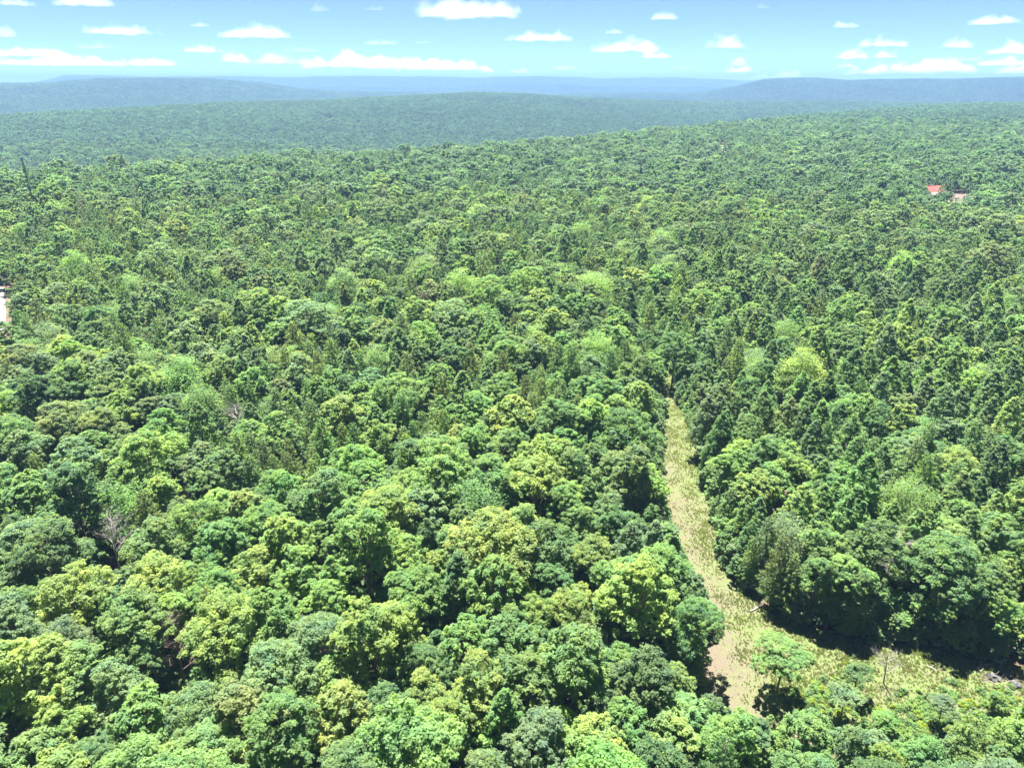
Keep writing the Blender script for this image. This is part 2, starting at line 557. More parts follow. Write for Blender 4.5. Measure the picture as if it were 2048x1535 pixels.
def crown_feathery(rng, H, R, nclump, nleaf, size, base=0.4):
    """locust-like: flat layered sprays"""
    z0, hc = base * H, (1 - base) * H
    a = rng.uniform(0, 2 * math.pi, nclump); q = np.sqrt(rng.uniform(0.02, 1, nclump))
    lay = rng.integers(0, 5, nclump)
    top = z0 + hc * (1 - 0.75 * q ** 2)
    z = top - lay * hc * 0.16 * rng.uniform(0.6, 1.2, nclump)
    C = np.stack([np.cos(a) * q * R, np.sin(a) * q * R, np.maximum(z, z0)], -1)
    out = np.stack([np.cos(a), np.sin(a), 0.15 + 0 * a], -1)
    n = nleaf
    A = np.repeat(out, n, 0) + 0.7 * rng.normal(size=(nclump * n, 3)) * np.array([1, 1, 0.3])
    P = np.repeat(C, n, 0) + rng.normal(size=(nclump * n, 3)) * np.array([0.20, 0.20, 0.045]) * R
    Nn = np.array([0, 0, 1.0]) + 0.35 * rng.normal(size=(nclump * n, 3))
    V, F, var = leaves(P, Nn, size * 1.25, 0.55, rng, axis=A)
    cv = np.repeat(rng.uniform(0, 1, nclump), n * 4)
    return (V, F, 0.22 + 0.30 * var + 0.26 * cv), C

def crown_pine(rng, H, R, nbr, nleaf, size, base=0.22):
    """open conifer: near level boughs with needle sprays and gaps between"""
    z0, hc = base * H, (1 - base) * H
    P, A, cvs, tips = [], [], [], []
    for i in range(nbr):
        t = (i + rng.uniform(0, 1)) / nbr
        a = i * 2.4 + rng.uniform(-.4, .4)
        ln = R * (1 - t) ** 0.7 * rng.uniform(0.65, 1.15) + 0.3
        z = z0 + hc * t
        rise = rng.uniform(-0.02, 0.35) + 0.5 * t
        cv = rng.uniform(0, 1)
        m = max(3, int(nleaf * ln / R))
        s = rng.uniform(0.2, 1.0, m) ** 0.7
        side = rng.normal(size=m) * 0.17 * ln * (1.15 - s)
        dx, dy = math.cos(a), math.sin(a)
        p = np.stack([dx * s * ln - dy * side, dy * s * ln + dx * side, z + rise * s * ln * 0.6 + 0.10 * rng.normal(size=m)], -1)
        ax = np.stack([dx + 0.9 * rng.normal(size=m), dy + 0.9 * rng.normal(size=m), 0.45 + 0.5 * rng.normal(size=m)], -1)
        P.append(p); A.append(ax); cvs.append(np.full(m, cv)); tips.append((np.array([0, 0, z]), np.array([dx * ln, dy * ln, z + rise * ln * 0.6])))
    P, A = np.vstack(P), np.vstack(A)
    Nn = unit(rng, len(P)) + np.array([0, 0, 0.6])
    V, F, var = leaves(P, Nn, size * 1.5, 0.30, rng, axis=A)
    return (V, F, 0.22 + 0.30 * var + 0.26 * np.repeat(np.concatenate(cvs), 4)), tips

def limbs(rng, H, r0, ends, n, sides=5, lean=0.03):
    """trunk plus n limbs running out to some of the clumps"""
    bend = rng.normal(size=2) * H * lean
    zt = np.linspace(0, 1, 6)
    path = np.stack([bend[0] * zt ** 2, bend[1] * zt ** 2, H * 0.93 * zt], -1)
    parts = [tube(path, r0 * (1 - 0.85 * zt), sides)]
    ends = np.asarray(ends)
    for i in rng.choice(len(ends), min(n, len(ends)), replace=False):
        e = ends[i]
        t = np.clip((e[2] / H) * rng.uniform(0.45, 0.75), 0.12, 0.85)
        s = np.array([bend[0] * t ** 2, bend[1] * t ** 2, H * 0.93 * t])
        m = (s + e) / 2 + np.array([0, 0, 0.10 * H * rng.uniform(0, .5)]) + rng.normal(size=3) * 0.15
        parts.append(tube([s, m, e], [r0 * 0.36, r0 * 0.22, r0 * 0.06], 4))
    return join(parts)

# ------------------------------------------------------------------ prototypes: full, medium and light copies of each kind of tree
KINDS = ['domed', 'spreading', 'tufted', 'feathery', 'pointed', 'pine']
SPEC = {  # H, R, crown function
    'domed': (14.0, 3.6, crown_broadleaf), 'spreading': (14.5, 5.0, crown_broadleaf), 'tufted': (13.5, 3.2, crown_tufted),
    'feathery': (12.0, 3.9, crown_feathery), 'pointed': (13.2, 3.35, crown_pointed), 'pine': (12.5, 2.7, crown_pine),
}
NVAR = {'domed': 5, 'spreading': 3, 'tufted': 3, 'feathery': 2, 'pointed': 4, 'pine': 3}
# clumps, leaves per clump, leaf size, limbs
LOD = {
    0: {'domed': (270, 40, 0.25, 14), 'spreading': (380, 40, 0.26, 16), 'tufted': (230, 42, 0.26, 12), 'feathery': (130, 64, 0.24, 14), 'pointed': (270, 40, 0.24, 10), 'pine': (120, 66, 0.25, 0)},
    1: {'domed': (100, 34, 0.41, 5), 'spreading': (140, 34, 0.43, 5), 'tufted': (100, 30, 0.40, 4), 'feathery': (65, 44, 0.40, 4), 'pointed': (100, 32, 0.40, 3), 'pine': (70, 40, 0.40, 0)},
    2: {'domed': (50, 18, 0.72, 0), 'spreading': (60, 18, 0.76, 0), 'tufted': (50, 16, 0.65, 0), 'feathery': (34, 24, 0.65, 0), 'pointed': (48, 18, 0.66, 0), 'pine': (40, 18, 0.62, 0)},
}
def make_proto(kind, lod, rng):
    H, R, fn = SPEC[kind]
    nc, nl, sz, nlimb = LOD[lod][kind]
    H2 = H * rng.uniform(0.94, 1.06); R2 = R * rng.uniform(0.93, 1.07)
    kw = {}
    if kind == 'spreading': kw = dict(base=0.36)
    (V, F, var), ends = fn(rng, H2, R2, nc, nl, sz, **kw)
    r0 = 0.17 * (R / 3.2)
    if kind == 'pine':
        zt = np.linspace(0, 1, 5)
        parts = [tube(np.stack([0 * zt, 0 * zt, H2 * 0.97 * zt], -1), r0 * (1 - .9 * zt), 5 if lod == 0 else 3)]
        if lod == 0:
            for s, e in ends[::2]:
                parts.append(tube([s, (s + e) / 2 + np.array([0, 0, -.05]), e], [0.05, 0.035, 0.012], 3))
        T = join(parts)
    else:
        T = limbs(rng, H2 * (0.8 if kind != 'pointed' else 0.9), r0, ends, nlimb, 6 if lod == 0 else 3)
    return (V, F, var), T, H2

PROTO = {}       # (kind, variant) -> (crown mesh, trunk mesh, H)
rng0 = np.random.default_rng(11)
for k in KINDS:
    for v in range(NVAR[k]):
        (V, F, var), (tv, tf), H2 = make_proto(k, 0, rng0)
        c = mesh_obj('crown', V, F, [LEAF], attrs={'var': var}, link=False)
        t = mesh_obj('trunk', tv, tf, [BARK], link=False, smooth_shade=True)
        PROTO[(k, v)] = (c.data, t.data, H2)
        bpy.data.objects.remove(c); bpy.data.objects.remove(t)

# ------------------------------------------------------------------ tints (leaf base colours, linear)
TINT = {
    'yellow green': (0.150, 0.230, 0.048),
    'bright green': (0.105, 0.200, 0.050),
    'mid green':    (0.080, 0.155, 0.056),
    'dark green':   (0.056, 0.118, 0.050),
    'grey green':   (0.105, 0.170, 0.095),
    'olive green':  (0.110, 0.155, 0.062),
}
_mean = np.mean([TINT[k] for k in TINT], axis=0)
TINT = {k: tuple(1.42 * (0.56 * np.array(v) + 0.33 * _mean + 0.11 * float(np.dot(v, (0.25, 0.65, 0.10))))) for k, v in TINT.items()}
def tint_of(name, rng):
    c = np.array(TINT[name])
    return np.clip(c * (1 + 0.07 * float(np.clip(rng.normal(), -2, 2))) * (1 + 0.035 * rng.normal(size=3)), 0.01, 0.5)

def choose(px, py, rng, x, y):
    """kind and colour of the tree that stands at ground point x, y and shows near photo pixel px, py"""
    n1 = float(fbm(np.array(x / 45.0), np.array(y / 45.0), 41, 3))
    n2 = float(fbm(np.array(x / 30.0), np.array(y / 30.0), 57, 3))
    right = px > 1340 + 0.0 * py
    d = math.hypot(x, y)
    pine_zone = (n1 > 0.22 and d > 100) or (px > 1780 and 880 < py < 1040 and rng.random() < 0.5) or (px < 420 and 480 < py < 720 and rng.random() < 0.45) or (880 < px < 1300 and 450 < py < 600 and rng.random() < 0.4)
    p = dict(domed=.42, spreading=.18, tufted=.14, feathery=.05, pointed=.15, pine=.06)
    if right and py < 1400: p = dict(domed=.24, spreading=.03, tufted=.08, feathery=.05, pointed=.66, pine=.06)
    if not right and py > 820: p = dict(domed=.50, spreading=.20, tufted=.18, feathery=.04, pointed=.05, pine=.03)
    if d > 300: p = dict(domed=.38, spreading=.14, tufted=.05, feathery=.03, pointed=.18, pine=.12)
    if pine_zone: p = dict(domed=.16, spreading=.03, tufted=.03, feathery=.06, pointed=.12, pine=.60)
    k = rng.choice(list(p), p=np.array(list(p.values())) / sum(p.values()))
    base = {
        'domed': [.16, .22, .24, .14, .18, .06], 'spreading': [.14, .14, .22, .16, .26, .08], 'tufted': [.22, .42, .24, .06, .02, .04],
        'feathery': [.10, .34, .30, .04, .12, .10], 'pointed': [.10, .30, .32, .14, .12, .02], 'pine': [.03, .02, .14, .14, .27, .40]}[k]
    w = np.array(base, float)
    w[0] *= math.exp(2.2 * n2); w[1] *= math.exp(1.2 * n2); w[3] *= math.exp(-1.8 * n2); w[4] *= math.exp(-1.2 * n2)
    if 560 < px < 1080 and 800 < py < 1150: w[0] *= 2.2; w[1] *= 2.0; w[3] *= .3; w[4] *= .5
    if d < 125: w[0] *= 1.5; w[1] *= 1.6; w[3] *= .5; w[4] *= .8
    if d > 230: w[0] *= 0.3; w[1] *= 0.7; w[3] *= 1.8; w[4] *= 1.5
    c = rng.choice(list(TINT), p=w / w.sum())
    return str(k), str(c)

# ------------------------------------------------------------------ where the trees stand
# trees read off the photograph: (crown centre x, y, crown width in px, kind, colour)
HAND = [
    (1566, 1322, 112, 'domed', 'bright green'), (1402, 1250, 120, 'spreading', 'mid green'), (1345, 1130, 120, 'domed', 'bright green'), (1300, 1040, 64, 'pointed', 'mid green'),
    (1250, 870, 130, 'spreading', 'mid green'), (1292, 800, 60, 'pointed', 'mid green'), (1160, 1040, 90, 'domed', 'bright green'), (1300, 930, 60, 'domed', 'mid green'), (1225, 1030, 70, 'domed', 'grey green'),
    (1392, 830, 74, 'pointed', 'grey green'), (1437, 830, 70, 'pointed', 'grey green'), (1505, 790, 84, 'domed', 'dark green'), (1410, 935, 74, 'domed', 'bright green'), (1470, 930, 76, 'domed', 'bright green'),
    (1448, 1010, 62, 'pointed', 'mid green'), (1560, 880, 62, 'pointed', 'bright green'), (1495, 870, 74, 'domed', 'mid green'), (1645, 955, 66, 'pointed', 'bright green'), (1605, 1000, 66, 'pointed', 'mid green'),
    (1500, 1075, 64, 'pointed', 'mid green'), (1545, 1060, 58, 'pointed', 'bright green'), (1705, 1030, 110, 'pointed', 'bright green'), (1760, 930, 80, 'pointed', 'mid green'), (1700, 870, 74, 'pointed', 'mid green'),
    (1460, 1110, 46, 'pine', 'olive green'), (1550, 1145, 70, 'pine', 'olive green'), (1640, 1160, 80, 'domed', 'mid green'), (1720, 1180, 100, 'domed', 'bright green'), (1590, 1170, 84, 'pine', 'olive green'),
    (1890, 1135, 170, 'spreading', 'mid green'), (1850, 1060, 74, 'pointed', 'bright green'), (1985, 1180, 90, 'domed', 'mid green'), (2035, 1250, 70, 'domed', 'bright green'), (1985, 1200, 70, 'pine', 'olive green'),
    (2040, 1120, 84, 'domed', 'bright green'), (1775, 1205, 80, 'domed', 'mid green'), (1925, 1222, 76, 'domed', 'mid green'), (1690, 1195, 70, 'domed', 'mid green'),
    (980, 950, 110, 'domed', 'bright green'), (770, 1030, 170, 'spreading', 'yellow green'), (640, 1075, 66, 'domed', 'bright green'), (990, 1100, 190, 'spreading', 'yellow green'), (1130, 1020, 90, 'domed', 'bright green'),
    (710, 1040, 90, 'tufted', 'bright green'), (600, 1140, 110, 'domed', 'bright green'), (850, 1380, 90, 'domed', 'yellow green'), (720, 1200, 110, 'domed', 'yellow green'), (800, 1260, 130, 'spreading', 'yellow green'),
    (640, 1290, 150, 'spreading', 'grey green'), (1240, 1165, 120, 'domed', 'bright green'), (1110, 1310, 80, 'pine', 'olive green'), (1170, 1260, 70, 'pine', 'olive green'), (1235, 1330, 90, 'tufted', 'bright green'), (1030, 1250, 100, 'domed', 'bright green'),
    (930, 1000, 60, 'pine', 'grey green'), (1130, 1090, 80, 'domed', 'mid green'), (320, 1080, 80, 'domed', 'grey green'), (150, 1200, 150, 'spreading', 'yellow green'), (270, 1170, 140, 'spreading', 'yellow green'), (280, 1250, 130, 'domed', 'bright green'),
    (120, 1310, 150, 'spreading', 'grey green'), (120, 1450, 120, 'domed', 'yellow green'), (450, 1260, 180, 'spreading', 'olive green'), (240, 1380, 120, 'domed', 'grey green'), (400, 1440, 140, 'spreading', 'grey green'), (560, 1350, 160, 'spreading', 'grey green'),
    (440, 750, 74, 'domed', 'yellow green'), (500, 760, 74, 'domed', 'bright green'), (620, 640, 140, 'spreading', 'grey green'), (875, 760, 74, 'tufted', 'bright green'), (500, 440, 46, 'domed', 'bright green'), (285, 610, 56, 'domed', 'grey green'),
    (400, 920, 84, 'domed', 'grey green'), (130, 850, 120, 'spreading', 'olive green'), (200, 860, 110, 'spreading', 'olive green'), (30, 860, 80, 'domed', 'grey green'), (450, 1010, 90, 'domed', 'olive green'), (540, 985, 76, 'domed', 'mid green'),
    (1000, 600, 50, 'feathery', 'yellow green'), (1185, 575, 84, 'feathery', 'yellow green'), (1195, 700, 74, 'feathery', 'bright green'), (1260, 720, 60, 'feathery', 'bright green'), (1290, 590, 46, 'domed', 'dark green'), (1240, 580, 46, 'domed', 'dark green'),
    (1260, 655, 50, 'domed', 'dark green'), (1290, 690, 50, 'domed', 'dark green'), (1350, 700, 84, 'spreading', 'dark green'), (1080, 690, 70, 'domed', 'yellow green'), (20, 680, 80, 'domed', 'dark green'), (985, 670, 60, 'tufted', 'bright green'),
    (1900, 710, 66, 'domed', 'bright green'), (1700, 690, 90, 'domed', 'dark green'), (1860, 430, 46, 'pointed', 'mid green'), (1130, 890, 70, 'tufted', 'bright green'), (640, 1000, 130, 'domed', 'mid green'), (1180, 780, 80, 'domed', 'mid green'),
    (1462, 1490, 130, 'domed', 'bright green'), (1340, 1480, 110, 'tufted', 'yellow green'), (1600, 1462, 120, 'tufted', 'bright green'), (1700, 1490, 100, 'domed', 'grey green'), (1840, 1510, 110, 'domed', 'mid green'), (1950, 1500, 100, 'domed', 'olive green'), (1760, 1530, 90, 'domed', 'yellow green'), (2030, 1490, 80, 'domed', 'bright green'),
    (820, 920, 100, 'domed', 'mid green'), (720, 930, 110, 'spreading', 'bright green'), (1000, 780, 90, 'domed', 'bright green'), (560, 860, 90, 'domed', 'bright green'), (680, 830, 90, 'domed', 'yellow green'), (760, 880, 70, 'domed', 'yellow green'),
]
# bare trees: (centre x, y, height m, width m, brown?, label)
DEAD = [
    (222, 1078, 13.5, 3.4, False, 'bare grey tree fanning its branches out of a dark gap among green crowns'),
    (350, 1290, 13.0, 3.2, True, 'leafless purplish tree with fine twigs amid olive and grey green crowns'),
    (740, 1128, 11.0, 2.6, False, 'forked bare grey trunk standing in a dark hole in the canopy'),
    (1775, 1110, 12.5, 3.0, False, 'bleached dead tree leaning behind the crowns above the clearing'),
    (1780, 1318, 6.5, 2.0, False, 'small pale bare tree standing in the grass of the clearing'),
    (845, 605, 14.0, 4.0, True, 'brownish dead treetop far back beyond the tufted green trees'),
    (1215, 635, 13.0, 2.8, True, 'withered reddish tree beside the dark crowns beyond the track end'),
    (470, 825, 14.5, 3.4, False, 'bare twiggy tree showing through grey green crowns left of centre'),
]
taken = []          # x, y, r
TREES = []          # dicts
def add_tree(x, y, k, c, rng, s=None, w=None, var=None):
    H, R, _ = SPEC[k]
    s = s if s is not None else float(np.clip(rng.normal(1.0, 0.13), 0.7, 1.35))
    w = w if w is not None else s * rng.uniform(0.9, 1.12)
    TREES.append(dict(x=float(x), y=float(y), k=k, c=c, s=s, w=w, H=H * s, R=R * w, v=int(rng.integers(NVAR[k])) if var is None else var, rz=float(rng.uniform(0, 6.28))))
    taken.append((x, y, R * w))

rh = np.random.default_rng(5)
for px, py, wpx, k, c in HAND:
    H, R, _ = SPEC[k]
    s = 1.0
    for it in range(4):                       # crown centre at 0.68 H
        z = 0.68 * H * s
        gx, gy = at(px, py, z)
        depth = gy * math.cos(PITCH) - (z - CAM_H) * math.sin(PITCH)
        rad = wpx * depth / FPX / 2
        w = rad / R
        s = float(np.clip(w, 0.72, 1.22)) if k not in ('domed', 'spreading') else float(np.clip(0.45 + 0.55 * w, 0.72, 1.2))
    c = {'olive green': 'yellow green', 'dark green': 'mid green'}.get(c, c) if (py > 900 and k != 'pine') else c
    if (px, py) == (1566, 1322):
        s, w = 0.68, 0.98
        gx, gy = at(px, py - 4, 0.62 * 14 * 0.68)
    w = float(np.clip(w, 0.6, 1.7))
    if px > 1150 and (px, py) != (1566, 1322) and py > 700:       # step back from the open ground until it shows
        for it in range(14):
            bad = 0
            for hh in (0.25, 0.45, 0.65, 0.85):
                for o in (-0.9, 0, 0.9):
                    qx, qy = project(gx + o * R * w * (1.1 - hh * 0.5), gy, hh * H * s)
                    bad += int(inside(VISIBLE, np.array(qx), np.array(qy)))
            bad += int(inside(TRACK_G, np.array(gx), np.array(gy)))
            if not bad: break
            if py > 1400: gy -= 0.7
            elif px > 1560: gy += 0.7
            else: gx += 0.45 if px > 1350 and not (px < 1420 and py > 1080) else -0.45
    qx, qy = project(gx, gy, 0.7 * H * s)
    rp = R * w * FPX / math.hypot(gx, gy, 58)
    for u_ in DEAD[:5]:                          # let the bare trees show
        if abs(qx - u_[0]) < rp + 22 and -20 < qy - u_[1] < 100 and u_[0] != 1780:
            gx += (rp + 26 - abs(qx - u_[0])) / rp * R * w * (1 if qx > u_[0] else -1)
    add_tree(gx, gy, k, c, rh, s=s, w=w)

for px, py, s_, w_, c_ in [(1716, 1352, .42, .50, 'mid green'), (1690, 1400, .40, .55, 'grey green'), (1885, 1420, .34, .46, 'grey green'), (1545, 1400, .20, .24, 'olive green'), (1995, 1400, .25, .36, 'bright green'), (1770, 1440, .26, .40, 'bright green')]:
    gx, gy = at(px, py, 0.6 * 14 * s_)
    add_tree(gx, gy, 'domed', c_, rh, s=s_, w=w_)
dead_spots = []
for px, py, h, w, brown, lab in DEAD:
    gx, gy = at(px, py, 0.62 * h)
    dead_spots.append((gx, gy)); taken.append((gx, gy, w * 0.55))

# things the photo shows beyond the trees: no nearer crown may cover these windows (x0, y0, x1, y1, metres away)
WINDOWS = [(-80, 588, 8, 658, 325), (1865, 372, 1867, 380, 575), (1919, 391, 1922, 396, 548), (1446, 290, 1450, 295, 1040), (54, 346, 70, 408, 420)]
HOUSE_AT = [at(1866, 378, 8.0), at(1921, 395, 6.0), at(1986, 391, 5.0)]
def covers(x, y, r, H, zg=0.0):
    x, y = np.asarray(x, float), np.asarray(y, float)
    D = np.hypot(x, y)
    res = np.zeros(x.shape, bool)
    px, pt = project(x, y, zg + H)
    _, pb = project(x, y, zg + 0.08 * H)
    rp = r / np.maximum(D, 1) * FPX * 1.0
    for x0, y0, x1, y1, dm in WINDOWS:
        res |= (D < dm) & (px + rp > x0) & (px - rp < x1) & (pt < y1) & (pb > y0)
    return res

def grid_fill(rmax, rng):
    """dart throwing with a spatial hash, closed canopy"""
    cell = 8.0
    hashd = {}
    def put(i, x, y): hashd.setdefault((int(x // cell), int(y // cell)), []).append(i)
    for i, (x, y, r) in enumerate(taken): put(i, x, y)
    n = int(0.72 * rmax * rmax / 5.0)
    az = rng.uniform(-0.73, 0.73, n); d = rmax * np.sqrt(rng.uniform((22.0 / rmax) ** 2, 1, n))
    near = rng.random(n) < 0.12
    az = np.where(near, rng.uniform(-1.05, 1.05, n), az); d = np.where(near, 130 * np.sqrt(rng.uniform(0.03, 1, n)), d)
    X, Y = np.sin(az) * d, np.cos(az) * d
    inT = inside(TRACK_G, X, Y); dT = poly_dist(TRACK_G, X, Y)
    for x, y, a, it, dt in zip(X, Y, az, inT, dT):
        if it: continue
        D = math.hypot(x, y)
        px, py = project(x, y, 9.0)
        if px < -260 or px > 2310 or py > 1900: continue
        k, c = choose(px, py, rng, x, y)
        s = float(np.clip(rng.normal(1.0, 0.19), 0.6, 1.42))
        w = s * rng.uniform(0.9, 1.12)
        H, R, _ = SPEC[k]; r = R * w
        if dt < 0.62 * r: continue
        ok = True
        ci, cj = int(x // cell), int(y // cell)
        for i in range(ci - 1, ci + 2):
            for j in range(cj - 1, cj + 2):
                for q in hashd.get((i, j), ()):
                    X2, Y2, R2 = taken[q]
                    if (x - X2) ** 2 + (y - Y2) ** 2 < (0.57 * (r + R2)) ** 2:
                        ok = False; break
                if not ok: break
            if not ok: break
        if not ok: continue
        if covers(x, y, r, H * s): continue
        if D < 170 and px > 1250:            # never in front of the open ground the photo shows
            bad = False
            for hh in (0.35, 0.55, 0.75, 0.95):
                for o in (-0.95, 0, 0.95):
                    qx, qy = project(x + o * r * (1.1 - hh * 0.6), y, hh * H * s)
                    if inside(VISIBLE, np.array(qx), np.array(qy)): bad = True
            if bad: continue
            for u, v in dead_spots[4:5]:
                qx, qy = project(x, y, 0.6 * H * s)
                if abs(qx - 1780) < 70 and abs(qy - 1330) < 70: bad = True
            if bad: continue
        if D < 200:
            qx, qy = project(x, y, 0.75 * H * s); hide = False
            for (dx, dy, *_r) in DEAD[:5]:
                if abs(qx - dx) < 65 and -30 < qy - dy < 120: hide = True
            if hide: continue
        add_tree(x, y, k, c, rng, s=s, w=w)
        put(len(taken) - 1, x, y)

grid_fill(430.0, np.random.default_rng(23))

# ------------------------------------------------------------------ individual trees: the ones that show largest
for t in TREES:
    cx_, cy_ = project(t['x'], t['y'], 0.7 * t['H'])
    dist = math.hypot(math.hypot(t['x'], t['y']), 0.7 * t['H'] - CAM_H)
    t['px'], t['py'], t['d'] = cx_, cy_, dist
    rp = t['R'] / dist * FPX
    t['in'] = -rp * 0.7 < cx_ < 2048 + rp * 0.7 and cy_ < 1535 + rp * 1.2
    t['z'] = float(terrain(t['x'], t['y']))
NAME = {'domed': 'broadleaf_tree', 'spreading': 'broadleaf_tree', 'tufted': 'broadleaf_tree', 'feathery': 'locust_tree', 'pointed': 'pointed_tree', 'pine': 'pine_tree'}
GROUP = {'broadleaf_tree': 'round crowned trees of the near forest', 'locust_tree': 'feathery trees among the forest', 'pointed_tree': 'pointed trees of the near forest', 'pine_tree': 'pines among the hardwoods'}
CAP = {'broadleaf_tree': 300, 'locust_tree': 60, 'pointed_tree': 230, 'pine_tree': 110}
TREES.sort(key=lambda t: t['d'] / max(t['R'], 2.5))
cnt = {k: 0 for k in CAP}
for t in TREES:
    nm = NAME[t['k']]
    t['solo'] = bool(t['in'] and cnt[nm] < CAP[nm] and t['d'] < 330)
    if t['solo']: cnt[nm] += 1
print('trees', len(TREES), 'solo', cnt)

LANDMARKS = [
    (1566, 1322, 'the lone round tree'), (222, 1078, 'the fanned bare tree'), (350, 1290, 'the purplish leafless tree'), (740, 1128, 'the forked bare trunk'),
    (1775, 1110, 'the bleached dead tree'), (845, 605, 'the brownish dead treetop'), (1215, 635, 'the reddish withered tree'), (470, 825, 'the bare twiggy tree'),
    (1340, 810, 'the far end of the track'), (1380, 1090, 'the bend of the track'), (5, 620, 'the pale gravel lot'), (1980, 1350, 'the brush pile'),
    (70, 400, 'the thin mast'), (0, 1535, 'the lower left corner'), (1024, 1535, 'the lower edge midpoint'), (2048, 1535, 'the lower right corner'),
    (1024, 768, 'the centre of the photo'), (2048, 768, 'the right edge midpoint'), (0, 900, 'the left edge midpoint'), (1866, 378, 'the red roof'),
]
ORD = ['first', 'second', 'third', 'fourth', 'fifth', 'sixth', 'seventh', 'eighth', 'ninth', 'tenth', 'eleventh', 'twelfth', 'thirteenth', 'fourteenth']
SHAPE = {'domed': 'round', 'spreading': 'spreading', 'tufted': 'tufted', 'feathery': 'feathery', 'pointed': 'pointed', 'pine': 'wispy pine'}
WAYS = ['to the right of', 'up and right of', 'straight above', 'up and left of', 'to the left of', 'down and left of', 'straight below', 'down and right of']
solo = [t for t in TREES if t['solo']]
buckets = {}
for t in solo:
    best = min(LANDMARKS, key=lambda L: (L[0] - t['px']) ** 2 + (1.3 * (L[1] - t['py'])) ** 2)
    a = math.atan2(best[1] - t['py'], t['px'] - best[0])
    sec = int(round(a / (math.pi / 4))) % 8
    size = 'large' if t['s'] > 1.1 else 'small' if t['s'] < 0.88 else ''
    t['key'] = (size, t['c'], SHAPE[t['k']], sec, best[2])
    t['ld'] = math.hypot(best[0] - t['px'], best[1] - t['py'])
    buckets.setdefault(t['key'], []).append(t)
for key, ts in buckets.items():
    ts.sort(key=lambda t: t['ld'])
    size, c, sh, sec, lm = key
    for i, t in enumerate(ts):
        noun = f"{sh} tree" if t['k'] != 'pine' else sh
        lead = '' if len(ts) == 1 else ORD[min(i, 13)] + ' '
        t['label'] = ' '.join(f"{lead}{size} {c} {noun} {WAYS[sec]} {lm}".split())
t0 = next(t for t in solo if abs(t['s'] - 0.68) < 1e-6 and abs(t['w'] - 0.98) < 1e-6)
t0['label'] = 'lone round green tree standing free in the open clearing beside the dry track'

rt = np.random.default_rng(77)
for t in solo:
    nm = NAME[t['k']]
    cm, tm, H2 = PROTO[(t['k'], t['v'])]
    root = thing(nm, (t['x'], t['y'], t['z'] - 0.05), t['label'], 'tree', GROUP[nm], rz=t['rz'], s=(t['w'], t['w'], t['s']))
    c = bpy.data.objects.new('crown', cm); col.objects.link(c); c.parent = root
    c.color = (*tint_of(t['c'], rt), 1)
    k = bpy.data.objects.new('trunk', tm); col.objects.link(k); k.parent = root

# ------------------------------------------------------------------ bare trees
def branch_tree(rng, start, direction, length, radius, depth, out, spread=0.55):
    n = 4
    pts = [np.array(start, float)]
    d = np.array(direction, float); d /= np.linalg.norm(d)
    for i in range(n):
        d = d + 0.13 * rng.normal(size=3) + np.array([0, 0, 0.04]); d /= np.linalg.norm(d)
        pts.append(pts[-1] + d * length / n)
    radii = np.linspace(radius, radius * 0.45, n + 1)
    out.append(tube(pts, radii, 5 if depth > 1 else 3))
    if depth <= 0: return
    for j in range(int(rng.integers(4, 6))):
        i = int(rng.integers(1, n + 1))
        nd = d + spread * 1.3 * rng.normal(size=3); nd[2] = abs(nd[2]) * 0.8 + 0.1
        branch_tree(rng, pts[i], nd, length * rng.uniform(0.5, 0.72), radii[i] * 0.6, depth - 1, out, spread)

for (gx, gy), (px, py, h, w, brown, lab) in zip(dead_spots, DEAD):
    rng = np.random.default_rng(int(px))
    m = RUSSET if brown else BARE
    root = thing('bare_tree', (gx, gy, float(terrain(gx, gy)) - 0.05), lab, 'dead tree', 'bare and dead trees in the forest')
    zt = np.linspace(0, 1, 6); lean = rng.normal(size=2) * 0.05 * h
    path = np.stack([lean[0] * zt, lean[1] * zt, h * 0.78 * zt], -1)
    V, F = tube(path, 0.022 * h * (1 - 0.75 * zt) * 0.8, 7)
    mesh_obj('trunk', V, F, [m], root, smooth_shade=True)
    nb = 5 if px == 740 else 9
    for i in range(nb):
        t = rng.uniform(0.38, 1.0)
        a = i * 2.4 + rng.uniform(-.4, .4)
        s = np.array([lean[0] * t, lean[1] * t, h * 0.78 * t])
        out = []
        branch_tree(rng, s, (math.cos(a) * 0.8, math.sin(a) * 0.8, 0.75), w * rng.uniform(0.75, 1.1) * (1.1 - 0.35 * t), 0.0055 * h, 3 if px != 740 else 1, out)
        V, F = join(out)
        mesh_obj('limb', V, F, [m], root, smooth_shade=True)

# ------------------------------------------------------------------ forest: everything past the individual trees
def tree_mesh(kind, lod, rng, scale=1.0):
    (V, F, var), (tv, tf), H2 = make_proto(kind, lod, rng)
    VV = np.vstack([V, tv]); FF = np.vstack([F, tf + len(V)])
    return VV, FF, np.concatenate([var, np.zeros(len(tv))]), np.concatenate([np.zeros(len(F)), np.ones(len(tf))])

protos = bpy.data.collections.new('forest_tree_kinds')       # only a source for the instances, not part of the scene
rf = np.random.default_rng(3)
INDEX = {}
i = 0
for lod, kinds_nv in ((1, {'domed': 4, 'spreading': 3, 'tufted': 2, 'feathery': 2, 'pointed': 4, 'pine': 3}), (2, {'domed': 5, 'spreading': 3, 'tufted': 2, 'feathery': 2, 'pointed': 4, 'pine': 3})):
    for k, nv in kinds_nv.items():
        for v in range(nv):
            V, F, var, mi = tree_mesh(k, lod, rf)
            o = mesh_obj(f'p{i:03d}', V, F, [LEAF_F, BARK], attrs={'var': var}, mat_idx=mi, link=False)
            protos.objects.link(o)
            INDEX.setdefault((lod, k), []).append(i)
            i += 1
